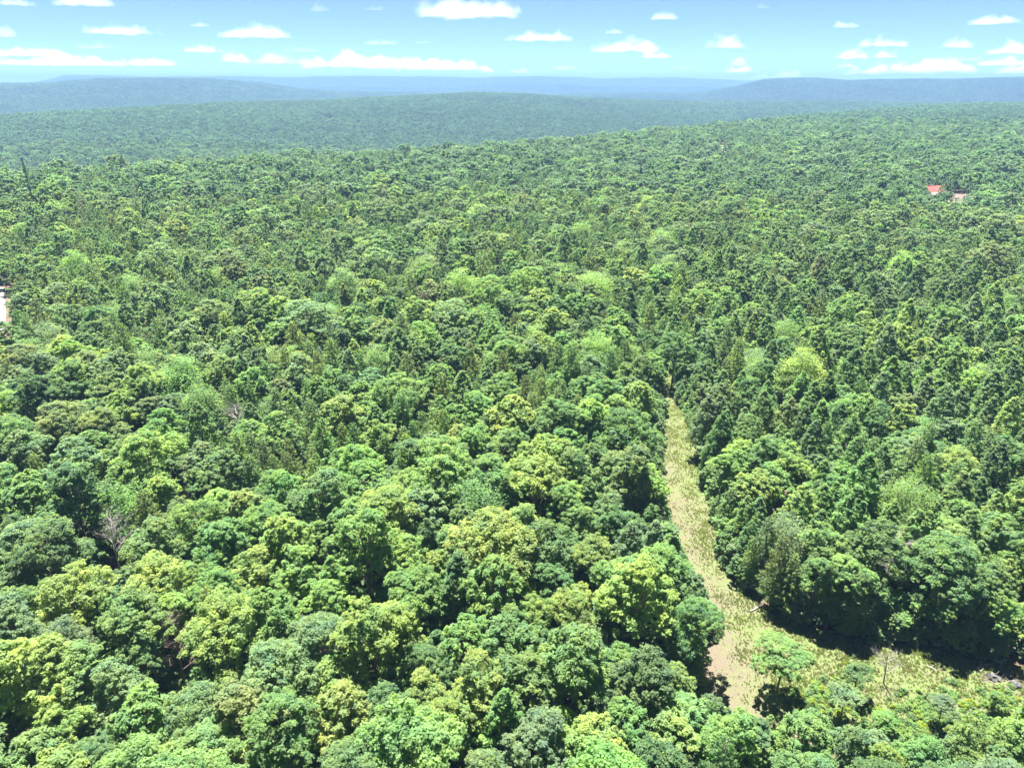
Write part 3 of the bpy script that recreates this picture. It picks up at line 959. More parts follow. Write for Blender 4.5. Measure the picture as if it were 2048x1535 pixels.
# patches of canopy for slopes more than a kilometre off: sixteen or so crowns each
PATCH = []
for v in range(8):
    Vs, Fs, vs, off = [], [], [], 0
    span = 34.0
    pts = []
    tries = 0
    while tries < 900:
        tries += 1
        p = rf.uniform(-span / 2, span / 2, 2)
        if all(np.hypot(*(p - q)) > 7.0 for q in pts): pts.append(p)
    for p in pts:
        k = rf.choice(['domed', 'spreading', 'pointed', 'pine'], p=[.5, .2, .2, .1])
        H, R, _ = SPEC[k]
        s = rf.uniform(0.75, 1.25)
        R2, H2 = R * s * 1.3, H * s * 1.05
        if k == 'pointed': (V, F, var), _c = crown_pointed(rf, H2, R2, 17, 7, 1.5)
        elif k == 'pine': (V, F, var), _c = crown_pine(rf, H2, R2, 14, 8, 1.3)
        else: (V, F, var), _c = crown_broadleaf(rf, H2, R2, 20, 7, 1.6, base=0.35)
        V = V + np.array([p[0], p[1], 0])
        tone = rf.uniform(0.0, 1.0)
        Vs.append(V); Fs.append(F + off); off += len(V); vs.append(0.25 * var + 0.75 * tone)
    o = mesh_obj(f'p{i:03d}', np.vstack(Vs), np.vstack(Fs), [LEAF_F], attrs={'var': np.concatenate(vs)}, link=False)
    protos.objects.link(o); PATCH.append(i); i += 1

def instancer(name, P, idx, rot, scl, tint, coll, label, cat=None):
    me = bpy.data.meshes.new(name)
    me.vertices.add(len(P)); me.vertices.foreach_set('co', np.asarray(P, np.float32).ravel())
    a = me.attributes.new('idx', 'INT', 'POINT'); a.data.foreach_set('value', np.asarray(idx, np.int32))
    a = me.attributes.new('rot', 'FLOAT_VECTOR', 'POINT'); a.data.foreach_set('vector', np.asarray(rot, np.float32).ravel())
    a = me.attributes.new('scl', 'FLOAT_VECTOR', 'POINT'); a.data.foreach_set('vector', np.asarray(scl, np.float32).ravel())
    a = me.attributes.new('tint', 'FLOAT_VECTOR', 'POINT'); a.data.foreach_set('vector', np.asarray(tint, np.float32).ravel())
    o = bpy.data.objects.new(name, me); col.objects.link(o)
    ng = bpy.data.node_groups.new(name, 'GeometryNodeTree')
    ng.interface.new_socket('Geometry', in_out='INPUT', socket_type='NodeSocketGeometry')
    ng.interface.new_socket('Geometry', in_out='OUTPUT', socket_type='NodeSocketGeometry')
    gi, go = ng.nodes.new('NodeGroupInput'), ng.nodes.new('NodeGroupOutput')
    ci = ng.nodes.new('GeometryNodeCollectionInfo')
    ci.inputs['Collection'].default_value = coll
    ci.inputs['Separate Children'].default_value = True
    ci.inputs['Reset Children'].default_value = True
    ip = ng.nodes.new('GeometryNodeInstanceOnPoints')
    ip.inputs['Pick Instance'].default_value = True
    def na(nm, ty):
        n = ng.nodes.new('GeometryNodeInputNamedAttribute'); n.data_type = ty; n.inputs['Name'].default_value = nm
        return next(s for s in n.outputs if s.enabled and s.name == 'Attribute')
    ng.links.new(gi.outputs[0], ip.inputs['Points'])
    ng.links.new(ci.outputs[0], ip.inputs['Instance'])
    ng.links.new(na('idx', 'INT'), ip.inputs['Instance Index'])
    e2r = ng.nodes.new('FunctionNodeEulerToRotation')
    ng.links.new(na('rot', 'FLOAT_VECTOR'), e2r.inputs[0])
    ng.links.new(e2r.outputs[0], ip.inputs['Rotation'])
    ng.links.new(na('scl', 'FLOAT_VECTOR'), ip.inputs['Scale'])
    ng.links.new(ip.outputs[0], go.inputs[0])
    md = o.modifiers.new('scatter', 'NODES'); md.node_group = ng
    return tag(o, label, cat, kind='stuff')

P, IX, RO, SC, TI = [], [], [], [], []
rg = np.random.default_rng(91)
for t in TREES:
    if t['solo']: continue
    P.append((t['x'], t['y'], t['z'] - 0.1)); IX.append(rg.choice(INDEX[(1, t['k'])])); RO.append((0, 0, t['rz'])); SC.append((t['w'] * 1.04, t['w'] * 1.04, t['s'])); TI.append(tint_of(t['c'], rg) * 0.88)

# saplings that fill the gaps under the near crowns and hem the open ground
n = 14000
az = rg.uniform(-0.95, 0.95, n); d = 260 * np.sqrt(rg.uniform(0.01, 1, n))
X, Y = np.sin(az) * d, np.cos(az) * d
iT = inside(TRACK_G, X, Y); dT = poly_dist(TRACK_G, X, Y)
for x, y, q, dd in zip(X, Y, iT, dT):
    if q or dd < 0.6: continue
    if dd > 6 and rg.random() < 0.55: continue
    if covers(x, y, 3.0, 8.0): continue
    qx, qy = project(x, y, 6.0)
    if any(abs(qx - u_[0]) < 45 and -25 < qy - u_[1] < 60 for u_ in DEAD): continue
    k = ('domed', 'pointed', 'tufted')[rg.integers(0, 3)]
    s = rg.uniform(0.22, 0.42) if dd < 6 else rg.uniform(0.3, 0.8)
    qx, qy = project(x, y, SPEC[k][0] * s)
    if inside(VISIBLE, np.array(qx), np.array(qy)): continue
    P.append((x, y, float(terrain(x, y)) - 0.4)); IX.append(rg.choice(INDEX[(1, k)])); RO.append((0, 0, rg.uniform(0, 6.28))); SC.append((s * 1.25, s * 1.25, s)); TI.append(tint_of(('mid green', 'bright green', 'dark green')[rg.integers(0, 3)], rg))

# a hem of low leafy trees along the shaded far side of the open ground
B1 = np.roll(TRACK_G, -1, 0)
for a, b in zip(TRACK_G, B1):
    L = float(np.hypot(*(b - a)))
    nrm = np.array([(b - a)[1], -(b - a)[0]]) / L
    m0 = (a + b) / 2 + nrm * 0.5
    if inside(TRACK_G, np.array(m0[0]), np.array(m0[1])): nrm = -nrm
    for q in range(int(L / 0.6)):
        p = a + (b - a) * rg.random() + nrm * rg.uniform(-0.6, 3.0)
        s = rg.uniform(0.14, 0.5)
        k = ('domed', 'pointed', 'tufted', 'pine')[rg.integers(0, 4)]
        bad = False
        for hh in (0.5, 1.0):
            qx, qy = project(p[0], p[1], SPEC[k][0] * s * hh)
            bad |= bool(inside(VISIBLE, np.array(qx), np.array(qy)))
        if bad: continue
        P.append((p[0], p[1], -0.35)); IX.append(rg.choice(INDEX[(1, k)])); RO.append((0, 0, rg.uniform(0, 6.28))); SC.append((s * 1.3, s * 1.3, s)); TI.append(tint_of(('mid green', 'bright green', 'grey green')[rg.integers(0, 3)], rg))

def jittered(r0, r1, spacing, rng, az0=-0.72, az1=0.72):
    xs = np.arange(-r1, r1, spacing); ys = np.arange(0, r1, spacing * 0.87)
    X, Y = np.meshgrid(xs, ys)
    X = X + (np.arange(len(ys)) % 2)[:, None] * spacing * 0.5
    X = X + rng.uniform(-.34, .34, X.shape) * spacing; Y = Y + rng.uniform(-.34, .34, Y.shape) * spacing
    D, A = np.hypot(X, Y), np.arctan2(X, Y)
    m = (D >= r0) & (D < r1) & (A > az0) & (A < az1)
    return X[m], Y[m]

PATCH_FROM = 1350.0
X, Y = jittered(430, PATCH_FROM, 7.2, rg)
Z = terrain(X, Y)
kp = ~covers(X, Y, 5.5, 16.5, Z)
for hx, hy in HOUSE_AT: kp &= np.hypot(X - hx, Y - hy) > 11
X, Y, Z = X[kp], Y[kp], Z[kp]
n1 = fbm(X / 70.0, Y / 70.0, 41, 3); n2 = fbm(X / 60.0, Y / 60.0, 57, 3)
names = list(TINT); base_w = np.array([.03, .12, .24, .32, .24, .05])
TA = np.array([TINT[n] for n in names])
for x, y, z, a, b in zip(X, Y, Z, n1, n2):
    if a > 0.2 and rg.random() < 0.7: k = 'pine'
    else: k = ('domed', 'spreading', 'tufted', 'feathery', 'pointed', 'pine')[int(np.searchsorted([.48, .68, .76, .79, .95], rg.random()))]
    s = float(np.clip(rg.normal(1.0, 0.2), 0.6, 1.5))
    w = base_w.copy(); w[0] *= math.exp(2 * b); w[3] *= math.exp(-2 * b)
    if k == 'pine': w = np.array([.02, .03, .15, .18, .30, .32])
    ci = int(np.searchsorted(np.cumsum(w / w.sum()), rg.random()))
    P.append((x, y, z - 0.2)); IX.append(rg.choice(INDEX[(2, k)])); RO.append((0, 0, rg.uniform(0, 6.28))); SC.append((s * 1.2, s * 1.2, s * 1.03)); TI.append(TA[min(ci, 5)] * np.array([0.66, 0.72, 0.84]) * (1 + 0.12 * rg.normal()))  # leaf tint darkened to stand in for self-shadow the low-detail copies lack
print('forest instances', len(P))
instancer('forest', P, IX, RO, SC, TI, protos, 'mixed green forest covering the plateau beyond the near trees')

def hit(px, py, h=0.0, d0=300, d1=15000):
    """where the line of sight through a photo pixel meets the terrain"""
    r = ray(px, py); r = r / math.hypot(r[0], r[1])
    d = np.geomspace(d0, d1, 4000)
    below = CAM_H + r[2] * d < terrain(r[0] * d, r[1] * d) + h
    k = int(np.argmax(below))
    return r[0] * d[k], r[1] * d[k]
FIELD = hit(1480, 180, 8, 5600)
BALD = hit(655, 237, 6, 900)
HOLES = [(FIELD[0], FIELD[1], 120), (BALD[0], BALD[1], 25), (BALD[0], BALD[1] - 22, 16)]
print('field', FIELD, math.hypot(*FIELD), 'bald', BALD, math.hypot(*BALD))
P, IX, RO, SC, TI = [], [], [], [], []
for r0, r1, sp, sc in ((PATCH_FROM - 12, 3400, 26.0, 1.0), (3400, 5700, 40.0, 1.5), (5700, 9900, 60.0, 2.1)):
    X, Y = jittered(r0, r1, sp, rg, -0.70, 0.70)
    # leave out slopes that face away far behind a ridge: every other valley floor stays empty only where nothing can be seen from above
    for hx, hy, hr in HOLES:
        kp = np.hypot(X - hx, Y - hy) > hr
        X, Y = X[kp], Y[kp]
    Z = terrain(X, Y)
    D_ = np.hypot(X, Y); qx, qt = project(X, Y, Z + 13 * sc); rp_ = 17 * sc / D_ * FPX
    for x0_, y0_, x1_, y1_, da, db in ((1463, 174, 1492, 182, 5300, 7000), (650, 234, 661, 240, 1400, 1860)):
        kp = ~((D_ > da) & (D_ < db) & (qx + rp_ > x0_) & (qx - rp_ < x1_) & (qt < y1_))
        X, Y, Z, D_, qx, qt, rp_ = (q_[kp] for q_ in (X, Y, Z, D_, qx, qt, rp_))
    n2 = fbm(X / 260.0, Y / 260.0, 63, 3)
    for x, y, z, b in zip(X, Y, Z, n2):
        # slope of the ground under the patch
        P.append((x, y, z - 0.5)); IX.append(rg.choice(PATCH)); RO.append((0, 0, rg.uniform(0, 6.28)))
        zs = 1.0 if sc == 1.0 else sc * 0.75
        SC.append((sc, sc, zs))
        t = (np.array(TINT['mid green']) * 0.3 + np.array(TINT['dark green']) * 0.4 + np.array(TINT['grey green']) * 0.3) * np.array([0.42, 0.50, 0.72])  # self-shadow and blue haze of the far slopes put into the leaf tint
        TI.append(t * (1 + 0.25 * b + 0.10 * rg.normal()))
print('hill patches', len(P))
SL = 6.0
PX = np.array(P); gx = (terrain(PX[:, 0] + SL, PX[:, 1]) - terrain(PX[:, 0] - SL, PX[:, 1])) / (2 * SL); gy = (terrain(PX[:, 0], PX[:, 1] + SL) - terrain(PX[:, 0], PX[:, 1] - SL)) / (2 * SL)
RO = np.array(RO)
for q in range(len(RO)):
    Mx = Matrix.Rotation(-math.atan(gx[q]), 3, 'Y') @ Matrix.Rotation(math.atan(gy[q]), 3, 'X') @ Matrix.Rotation(RO[q, 2], 3, 'Z')
    RO[q] = Mx.to_euler()
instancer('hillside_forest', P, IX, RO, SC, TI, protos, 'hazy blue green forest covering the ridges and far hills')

# ------------------------------------------------------------------ undergrowth, tufts and thicket
shrubs = bpy.data.collections.new('undergrowth_kinds')
ru = np.random.default_rng(19)
for v in range(5):
    nc = 22
    a = ru.uniform(0, 6.28, nc); q = np.sqrt(ru.uniform(0, 1, nc))
    C = np.stack([np.cos(a) * q * 0.9, np.sin(a) * q * 0.9, 0.35 + (1 - q ** 2) * ru.uniform(0.4, 1.25, nc)], -1)
    V, F, var = clump_leaves(C, np.full(nc, 0.33), 26, 0.24, 0.6, ru)
    o = mesh_obj(f'u{v:02d}', V, F, [LEAF_F], attrs={'var': var}, link=False)
    shrubs.objects.link(o)
for v in range(4):                        # grass tufts: blades fanning from one point
    n = 26
    a = ru.uniform(0, 6.28, n); tilt = ru.uniform(0.15, 0.9, n)
    A = np.stack([np.cos(a) * tilt, np.sin(a) * tilt, np.ones(n)], -1); A /= np.linalg.norm(A, axis=1, keepdims=True)
    side = np.stack([-np.sin(a), np.cos(a), 0 * a], -1)
    L = ru.uniform(0.16, 0.34, n)[:, None]
    Vt = np.stack([-side * 0.022, side * 0.022, A * L * 0.6 + side * 0.016, A * L], 1) + np.stack([np.cos(a) * .05, np.sin(a) * .05, 0 * a], -1)[:, None, :]
    o = mesh_obj(f'u{5 + v:02d}', Vt.reshape(-1, 3), np.arange(4 * n).reshape(n, 4), [LEAF_F], attrs={'var': np.repeat(ru.uniform(0, 1, n), 4)}, link=False)
    shrubs.objects.link(o)

# shrub layer under the trees
P, IX, RO, SC, TI = [], [], [], [], []
n = 9000
az = ru.uniform(-0.72, 0.72, n); d = 215 * np.sqrt(ru.uniform(0.012, 1, n))
X, Y = np.sin(az) * d, np.cos(az) * d
keep = ~inside(TRACK_G, X, Y) & (fbm(X / 9.0, Y / 9.0, 77, 2) > -0.22)
for x, y in zip(X[keep], Y[keep]):
    s = ru.uniform(0.7, 2.3)
    P.append((x, y, 0.0)); IX.append(ru.integers(0, 5)); RO.append((0, 0, ru.uniform(0, 6.28))); SC.append((s, s, s * ru.uniform(0.7, 1.3)))
    TI.append(tint_of(('mid green', 'bright green', 'dark green')[ru.integers(0, 3)], ru))
instancer('undergrowth', P, IX, RO, SC, TI, shrubs, 'leafy undergrowth on the forest floor between the trunks')

# grass and weeds on the open ground
P, IX, RO, SC, TI = [], [], [], [], []
x0, y0 = TRACK_G.min(0); x1, y1 = TRACK_G.max(0)
n = 170000
X, Y = ru.uniform(x0, x1, n), ru.uniform(y0, y1, n)
keep = inside(TRACK_G, X, Y)
X, Y = X[keep], Y[keep]
green = smooth(26, 34, X) * 0.55 + 0.30 * fbm(X / 6.0, Y / 6.0, 81, 3) + 0.45 * fbm(X / 1.6, Y / 1.6, 82, 2) + 0.03
keep = ru.uniform(0, 1, len(X)) < np.clip(green - 0.12, 0.05, 1.0)
X, Y, green = X[keep], Y[keep], green[keep]
Z = track_height(X, Y)
for x, y, z, g in zip(X, Y, Z, green):
    s = ru.uniform(0.30, 0.68) * (1 + 0.9 * max(g, 0) ** 1.5)
    P.append((x, y, z)); IX.append(5 + ru.integers(0, 4)); RO.append((0, 0, ru.uniform(0, 6.28))); SC.append((s, s, s))
    c = np.array([0.14, 0.19, 0.052]) if ru.random() < 0.55 + 0.3 * g else np.array([0.19, 0.16, 0.105])
    TI.append(c * (1 + 0.15 * ru.normal()))
print('tufts', len(P))
instancer('grass', P, IX, RO, SC, TI, shrubs, 'tufts of green and straw coloured grass over the clearing and track')

# low weeds and yellow flowering plants in the clearing
P, IX, RO, SC, TI = [], [], [], [], []
THICK = [(1640, 1400, 90, 40, 1.0), (1900, 1440, 140, 60, 1.0), (1780, 1460, 120, 50, 1.1), (2020, 1440, 60, 50, 1.0), (1350, 1052, 22, 18, .5), (1378, 1085, 20, 18, .4), (1345, 835, 12, 22, .4), (1700, 1360, 40, 40, .7), (1570, 1215, 26, 16, .6), (2000, 1320, 30, 20, .5), (1475, 1185, 22, 12, .5), (1545, 1390, 14, 8, .6)]
for (cx_, cy_, rx, ry, sz) in THICK:
    for q in range(int(rx * ry / 45)):
        px, py = cx_ + ru.normal() * rx * 0.5, cy_ + ru.normal() * ry * 0.5
        x, y = at(px, py)
        if not inside(TRACK_G, np.array(x), np.array(y)): continue
        s = sz * ru.uniform(0.3, 0.62)
        P.append((x, y, 0.02)); IX.append(ru.integers(0, 5)); RO.append((0, 0, ru.uniform(0, 6.28))); SC.append((s, s, s))
        yel = (cy_ < 1100 and ru.random() < 0.7) or ru.random() < 0.12
        TI.append(np.array([0.22, 0.29, 0.04]) if yel else tint_of(('yellow green', 'bright green', 'mid green')[ru.integers(0, 3)], ru))
instancer('weeds', P, IX, RO, SC, TI, shrubs, 'low green weeds and yellow flowering plants in the clearing')

# ------------------------------------------------------------------ gravel lot, mast, houses, clearings
GRAVEL = plain_mat('pale_gravel', (0.14, 0.14, 0.145), (0.20, 0.20, 0.20), 0.8)
ROCK = plain_mat('grey_rock', (0.035, 0.035, 0.037), (0.10, 0.10, 0.10), 2.0)
def sheet(name, pxs, z, mat, label, zo=0.02, kind='structure'):
    G = [at(a, b, z) for a, b in pxs]
    c = np.mean(G, 0)
    V = [(c[0], c[1], float(terrain(*c)) + zo)]
    ring = []
    for a, b in zip(G, G[1:] + G[:1]):
        for t in (0, .33, .66):
            p = a + (b - a) * t
            ring.append(p)
    for p in ring: V.append((p[0], p[1], float(terrain(*p)) + zo))
    F = [(0, 1 + i, 1 + (i + 1) % len(ring)) for i in range(len(ring))]
    o = mesh_obj(name, V, F, [mat])
    return tag(o, label, kind=kind)
lot_px = [(-60, 580), (9, 584), (13, 625), (9, 660), (-60, 672)]
sheet('gravel_lot', lot_px, 0.0, GRAVEL, 'pale gravel lot at the edge of the forest', 0.03)

STEEL = plain_mat('dull_steel', (0.02, 0.02, 0.022), (0.05, 0.05, 0.055), 2.0, 0.6)
mx_, my_ = at(84, 476, 0.0)
mast = thing('radio_mast', (mx_, my_, float(terrain(mx_, my_))), 'thin dark lattice mast rising above the trees near the gravel lot', 'mast')
MH = 30.0
for k in range(3):
    a = 2.094 * k
    p = np.array([math.cos(a) * 0.42, math.sin(a) * 0.42, 0])
    V, F = tube([p, p + np.array([0, 0, MH])], [0.10, 0.09], 5)
    mesh_obj('leg', V, F, [STEEL], mast)
for q in range(24):
    pr = []
    for k in range(3):
        a, b = 2.094 * k, 2.094 * (k + 1)
        z = MH * q / 24
        pr.append(tube([(math.cos(a) * .42, math.sin(a) * .42, z), (math.cos(b) * .42, math.sin(b) * .42, z + MH / 24)], [0.06, 0.06], 3))
    V, F = join(pr); mesh_obj('brace', V, F, [STEEL], mast)

def box(x0, x1, y0, y1, z0, z1):
    V = np.array([(x, y, z) for z in (z0, z1) for y in (y0, y1) for x in (x0, x1)], float)
    F = np.array([(0, 2, 3, 1), (4, 5, 7, 6), (0, 1, 5, 4), (2, 6, 7, 3), (0, 4, 6, 2), (1, 3, 7, 5)])
    return V, F
def gable(w, d, z, h, ov, th):
    """roof with two thick slopes and closed ends, ridge along x"""
    a, b = w / 2 + ov, d / 2 + ov
    drop = h * ov / (d / 2)
    V = np.array([(-a, -b, z - drop), (a, -b, z - drop), (a, b, z - drop), (-a, b, z - drop), (-a, 0, z + h), (a, 0, z + h),
                  (-a, -b, z - drop + th), (a, -b, z - drop + th), (a, b, z - drop + th), (-a, b, z - drop + th), (-a, 0, z + h + th), (a, 0, z + h + th)])
    F = [(6, 7, 11, 10), (8, 9, 10, 11), (0, 4, 5, 1), (2, 5, 4, 3), (0, 1, 7, 6), (2, 3, 9, 8), (0, 6, 10, 4), (4, 10, 9, 3), (1, 5, 11, 7), (5, 2, 8, 11)]
    return V, F
RED = plain_mat('red_metal_roof', (0.30, 0.055, 0.045), (0.38, 0.08, 0.065), 0.6, 0.5)
PINK = plain_mat('pale_siding', (0.26, 0.19, 0.175), (0.34, 0.27, 0.25), 0.6)
WHITE = plain_mat('white_siding', (0.45, 0.45, 0.45), (0.55, 0.55, 0.55), 0.6)
GLASS = plain_mat('dark_window', (0.02, 0.025, 0.03), (0.04, 0.045, 0.05), 0.6, 0.1, 0.6)
BROWN = plain_mat('brown_roof', (0.11, 0.07, 0.06), (0.16, 0.11, 0.095), 0.6)
def house(px, py, z, w, d, h, rz, roofm, wallm, label, zc=None):
    x, y = at(px, py, z)
    g = float(terrain(x, y)) if zc is None else zc
    r = thing('house', (x, y, g), label, 'house', rz=rz)
    V, F = box(-w / 2, w / 2, -d / 2, d / 2, -0.5, h); mesh_obj('wall', V, F, [wallm], r)
    V, F = gable(w, d, h + 0.003, d * 0.32, 0.5, 0.15); mesh_obj('roof', V, F, [roofm], r)
    V, F = box(-0.5, 0.5, -d / 2 - 0.06, -d / 2 - 0.003, 0, 2.1); mesh_obj('door', V, F, [BROWN], r)
    for u in (-w * 0.32, w * 0.28):
        V, F = box(u - 0.6, u + 0.6, -d / 2 - 0.06, -d / 2 - 0.003, 1.0, 2.2); mesh_obj('window', V, F, [GLASS], r)
    return r, (x, y, g)

house(1866, 377, 8.0, 11, 9, 6.0, 0.25, RED, WHITE, 'house with a bright red metal roof half hidden among the far trees')
house(1921, 395, 6.0, 12, 9, 4.5, -0.3, BROWN, PINK, 'house with pale pinkish walls glimpsed through dark crowns')
house(1986, 391, 5.0, 10, 6, 3.2, 0.1, PINK, PINK, 'low pale shed showing as a thin strip among crowns')
bx, by = FIELD[0] - 60, FIELD[1] + 10
barn = thing('barn', (bx, by, float(terrain(bx, by)) + 2), 'tiny white building beside a pale field on the far blue ridge', 'barn')
V, F = box(-22, 22, -12, 12, -8, 14); mesh_obj('wall', V, F, [WHITE], barn)
V, F = gable(44, 24, 14.01, 7, 1.5, 0.6); mesh_obj('roof', V, F, [WHITE], barn)

def patch_sheet(name, x, y, rx, ry, mat, label, zo=0.3):
    k = 28
    V = [(x, y, float(terrain(x, y)) + zo)]; F = []
    for rr in (0.5, 1.0):
        for i in range(k):
            a = 2 * math.pi * i / k
            w = rr * (1 + 0.12 * math.sin(3 * a + 1) + 0.08 * math.sin(7 * a))
            vx, vy = x + rx * w * math.cos(a), y + ry * w * math.sin(a)
            V.append((vx, vy, float(terrain(vx, vy)) + zo))
    for i in range(k):
        j = (i + 1) % k
        F += [(0, 1 + i, 1 + j), (1 + i, 1 + k + i, 1 + k + j, 1 + j)]
    return tag(mesh_obj(name, V, F, [mat]), label, kind='structure')
PALE_FIELD = plain_mat('pale_field', (0.40, 0.42, 0.20), (0.50, 0.50, 0.28), 0.02)
BALD_M = plain_mat('bare_earth', (0.38, 0.32, 0.26), (0.48, 0.42, 0.34), 0.2)
LAWN = plain_mat('mown_grass', (0.07, 0.12, 0.03), (0.10, 0.16, 0.05), 0.2)
patch_sheet('field', FIELD[0] + 30, FIELD[1], 60, 110, PALE_FIELD, 'pale yellowish field on the far blue ridge', 4.0)
patch_sheet('bare_patch', BALD[0], BALD[1], 9, 18, BALD_M, 'pale bare patch high on the middle ridge', 0.8)
lx, ly = at(1448, 294, 0)
patch_sheet('grass_opening', lx, ly - 30, 11, 75, LAWN, 'small bright green opening in the forest plateau', 0.8)

# ------------------------------------------------------------------ logs and brush in the clearing
def log(name, p, q, r, label, m=None, knots=2):
    a, b = at(*p), at(*q)
    L = float(np.hypot(*(b - a))); ang = math.atan2(b[1] - a[1], b[0] - a[0])
    c = (a + b) / 2
    o = thing(name, (c[0], c[1], 0.14 + r), label, 'log', rz=ang)
    t = np.linspace(-.5, .5, 7)
    path = np.stack([t * L, 0.05 * np.sin(t * 9), 0.03 * np.cos(t * 7) + 0 * t], -1)
    V, F = tube(path, r * (1 - 0.5 * (t + .5)), 7); mesh_obj('stem', V, F, [m or BARE], o, smooth_shade=True)
    for k in range(knots):
        s = path[2 + k * 2]
        V, F = tube([s, s + np.array([0.35, 0.45 * (-1) ** k, 0.25]), s + np.array([0.6, 0.8 * (-1) ** k, 0.4])], [r * .4, r * .3, r * .1], 4)
        mesh_obj('branch', V, F, [m or BARE], o)
    return o
log('fallen_log', (1953, 1338), (1976, 1329), 0.09, 'thin pale fallen trunk lying at the shaded edge beside the brush pile')
log('fallen_log', (1852, 1332), (1872, 1342), 0.08, 'bent pale fallen trunk lying where the shade of the tree line ends', knots=3)
log('fallen_log', (1500, 1224), (1528, 1210), 0.10, 'short grey fallen trunk lying under the trees at the right side of the track bend')
bxp, byp = at(2000, 1362)
pile = thing('brush_pile', (bxp, byp, 0.12), 'grey heap of cut branches at the bare right end of the clearing', 'brush pile')
rb = np.random.default_rng(8)
for k in range(46):
    a = rb.uniform(0, 6.28); L = rb.uniform(1.0, 2.6)
    c = np.array([rb.normal() * 1.5, rb.normal() * 0.8, abs(rb.normal()) * 0.22 + 0.05])
    d = np.array([math.cos(a), math.sin(a), rb.uniform(-.05, .25)])
    V, F = tube([c - d * L / 2, c + rb.normal(size=3) * .08, c + d * L / 2], [0.035, 0.028, 0.01], 4)
    V[:, 2] = np.maximum(V[:, 2], 0.0)
    mesh_obj('branch', V, F, [BARE if rb.random() < .25 else BARK], pile)
for k, (px, py) in enumerate([(1996, 1344), (2012, 1352), (2030, 1372), (1985, 1358)]):
    x, y = at(px, py); r = 0.35 + 0.12 * k
    d = unit(rb, 1)[0]
    import bmesh
    bm = bmesh.new(); bmesh.ops.create_icosphere(bm, subdivisions=2, radius=r)
    for v in bm.verts:
        n = v.co.normalized(); f = 1 + 0.25 * math.sin(5 * n.x + k) * math.cos(4 * n.y) + 0.12 * rb.normal()
        v.co = v.co * f; v.co.z *= 0.65
    me = bpy.data.meshes.new('boulder'); bm.to_mesh(me); bm.free(); me.materials.append(ROCK)
    o = bpy.data.objects.new('boulder', me); col.objects.link(o); o.location = (x, y, 0.12 + r * 0.35)
    tag(o, ['pale boulder behind the brush pile', 'pale boulder at the upper right of the brush pile', 'largest pale boulder at the right end of the brush pile', 'pale boulder at the left end of the brush pile'][k], 'boulder', 'boulders by the brush pile')

# ------------------------------------------------------------------ clouds
def cloud_material():
    m, nt, out = new_mat('cloud')
    v = N(nt, 'ShaderNodeVolumePrincipled')
    v.inputs['Color'].default_value = (0.95, 0.95, 0.955, 1)
    v.inputs['Density'].default_value = CLOUD_DENSITY
    v.inputs['Anisotropy'].default_value = 0.0
    def M(op, a, b=None, c=None):
        n = N(nt, 'ShaderNodeMath', operation=op)
        for q, val in enumerate((a, b, c)):
            if val is None: continue
            if isinstance(val, (int, float)): n.inputs[q].default_value = val
            else: nt.links.new(val, n.inputs[q])
        return n.outputs[0]
    tc = N(nt, 'ShaderNodeTexCoord')
    sg = N(nt, 'ShaderNodeSeparateXYZ'); nt.links.new(tc.outputs['Generated'], sg.inputs[0])
    so = N(nt, 'ShaderNodeSeparateXYZ'); nt.links.new(tc.outputs['Object'], so.inputs[0])
    u = M('MULTIPLY_ADD', sg.outputs[0], 2.0, -1.0); w = M('MULTIPLY_ADD', sg.outputs[1], 2.0, -1.0)
    oi = N(nt, 'ShaderNodeObjectInfo')
    off = N(nt, 'ShaderNodeVectorMath', operation='MULTIPLY_ADD')
    nt.links.new(oi.outputs['Random'], off.inputs[0]); off.inputs[1].default_value = (91, 37, 53)
    nt.links.new(tc.outputs['Object'], off.inputs[2])
    nz = N(nt, 'ShaderNodeTexNoise')
    nz.inputs['Scale'].default_value = 0.95; nz.inputs['Detail'].default_value = 5; nz.inputs['Roughness'].default_value = 0.55
    nt.links.new(off.outputs[0], nz.inputs['Vector'])
    r2 = M('ADD', M('MULTIPLY', u, u), M('MULTIPLY', w, w))
    F = M('SUBTRACT', 1.0, r2)
    h = M('POWER', M('MAXIMUM', F, 0.0), 0.5)
    top = M('MULTIPLY', M('SUBTRACT', h, so.outputs[2]), 1.3)
    bot = M('MULTIPLY_ADD', so.outputs[2], 5.0, 0.1)
    body = M('MINIMUM', M('MINIMUM', M('MULTIPLY', F, 1.2), top), bot)
    body = M('ADD', body, M('MULTIPLY', M('SUBTRACT', nz.outputs['Fac'], 0.60), 2.6))
    mr = N(nt, 'ShaderNodeMapRange')
    mr.interpolation_type = 'SMOOTHSTEP'
    mr.inputs['From Min'].default_value = 0.0; mr.inputs['From Max'].default_value = 0.7
    mr.inputs['To Max'].default_value = CLOUD_DENSITY
    nt.links.new(body, mr.inputs['Value'])
    nt.links.new(mr.outputs[0], v.inputs['Density'])
    nt.links.new(v.outputs[0], out.inputs['Volume'])
    return m
CLOUD_DENSITY = 0.0016
CLOUD_M = cloud_material()
CLOUD_THIN = CLOUD_M.copy(); CLOUD_THIN.node_tree.nodes['Map Range'].inputs['To Max'].default_value = 0.0006
BASE = 1250.0
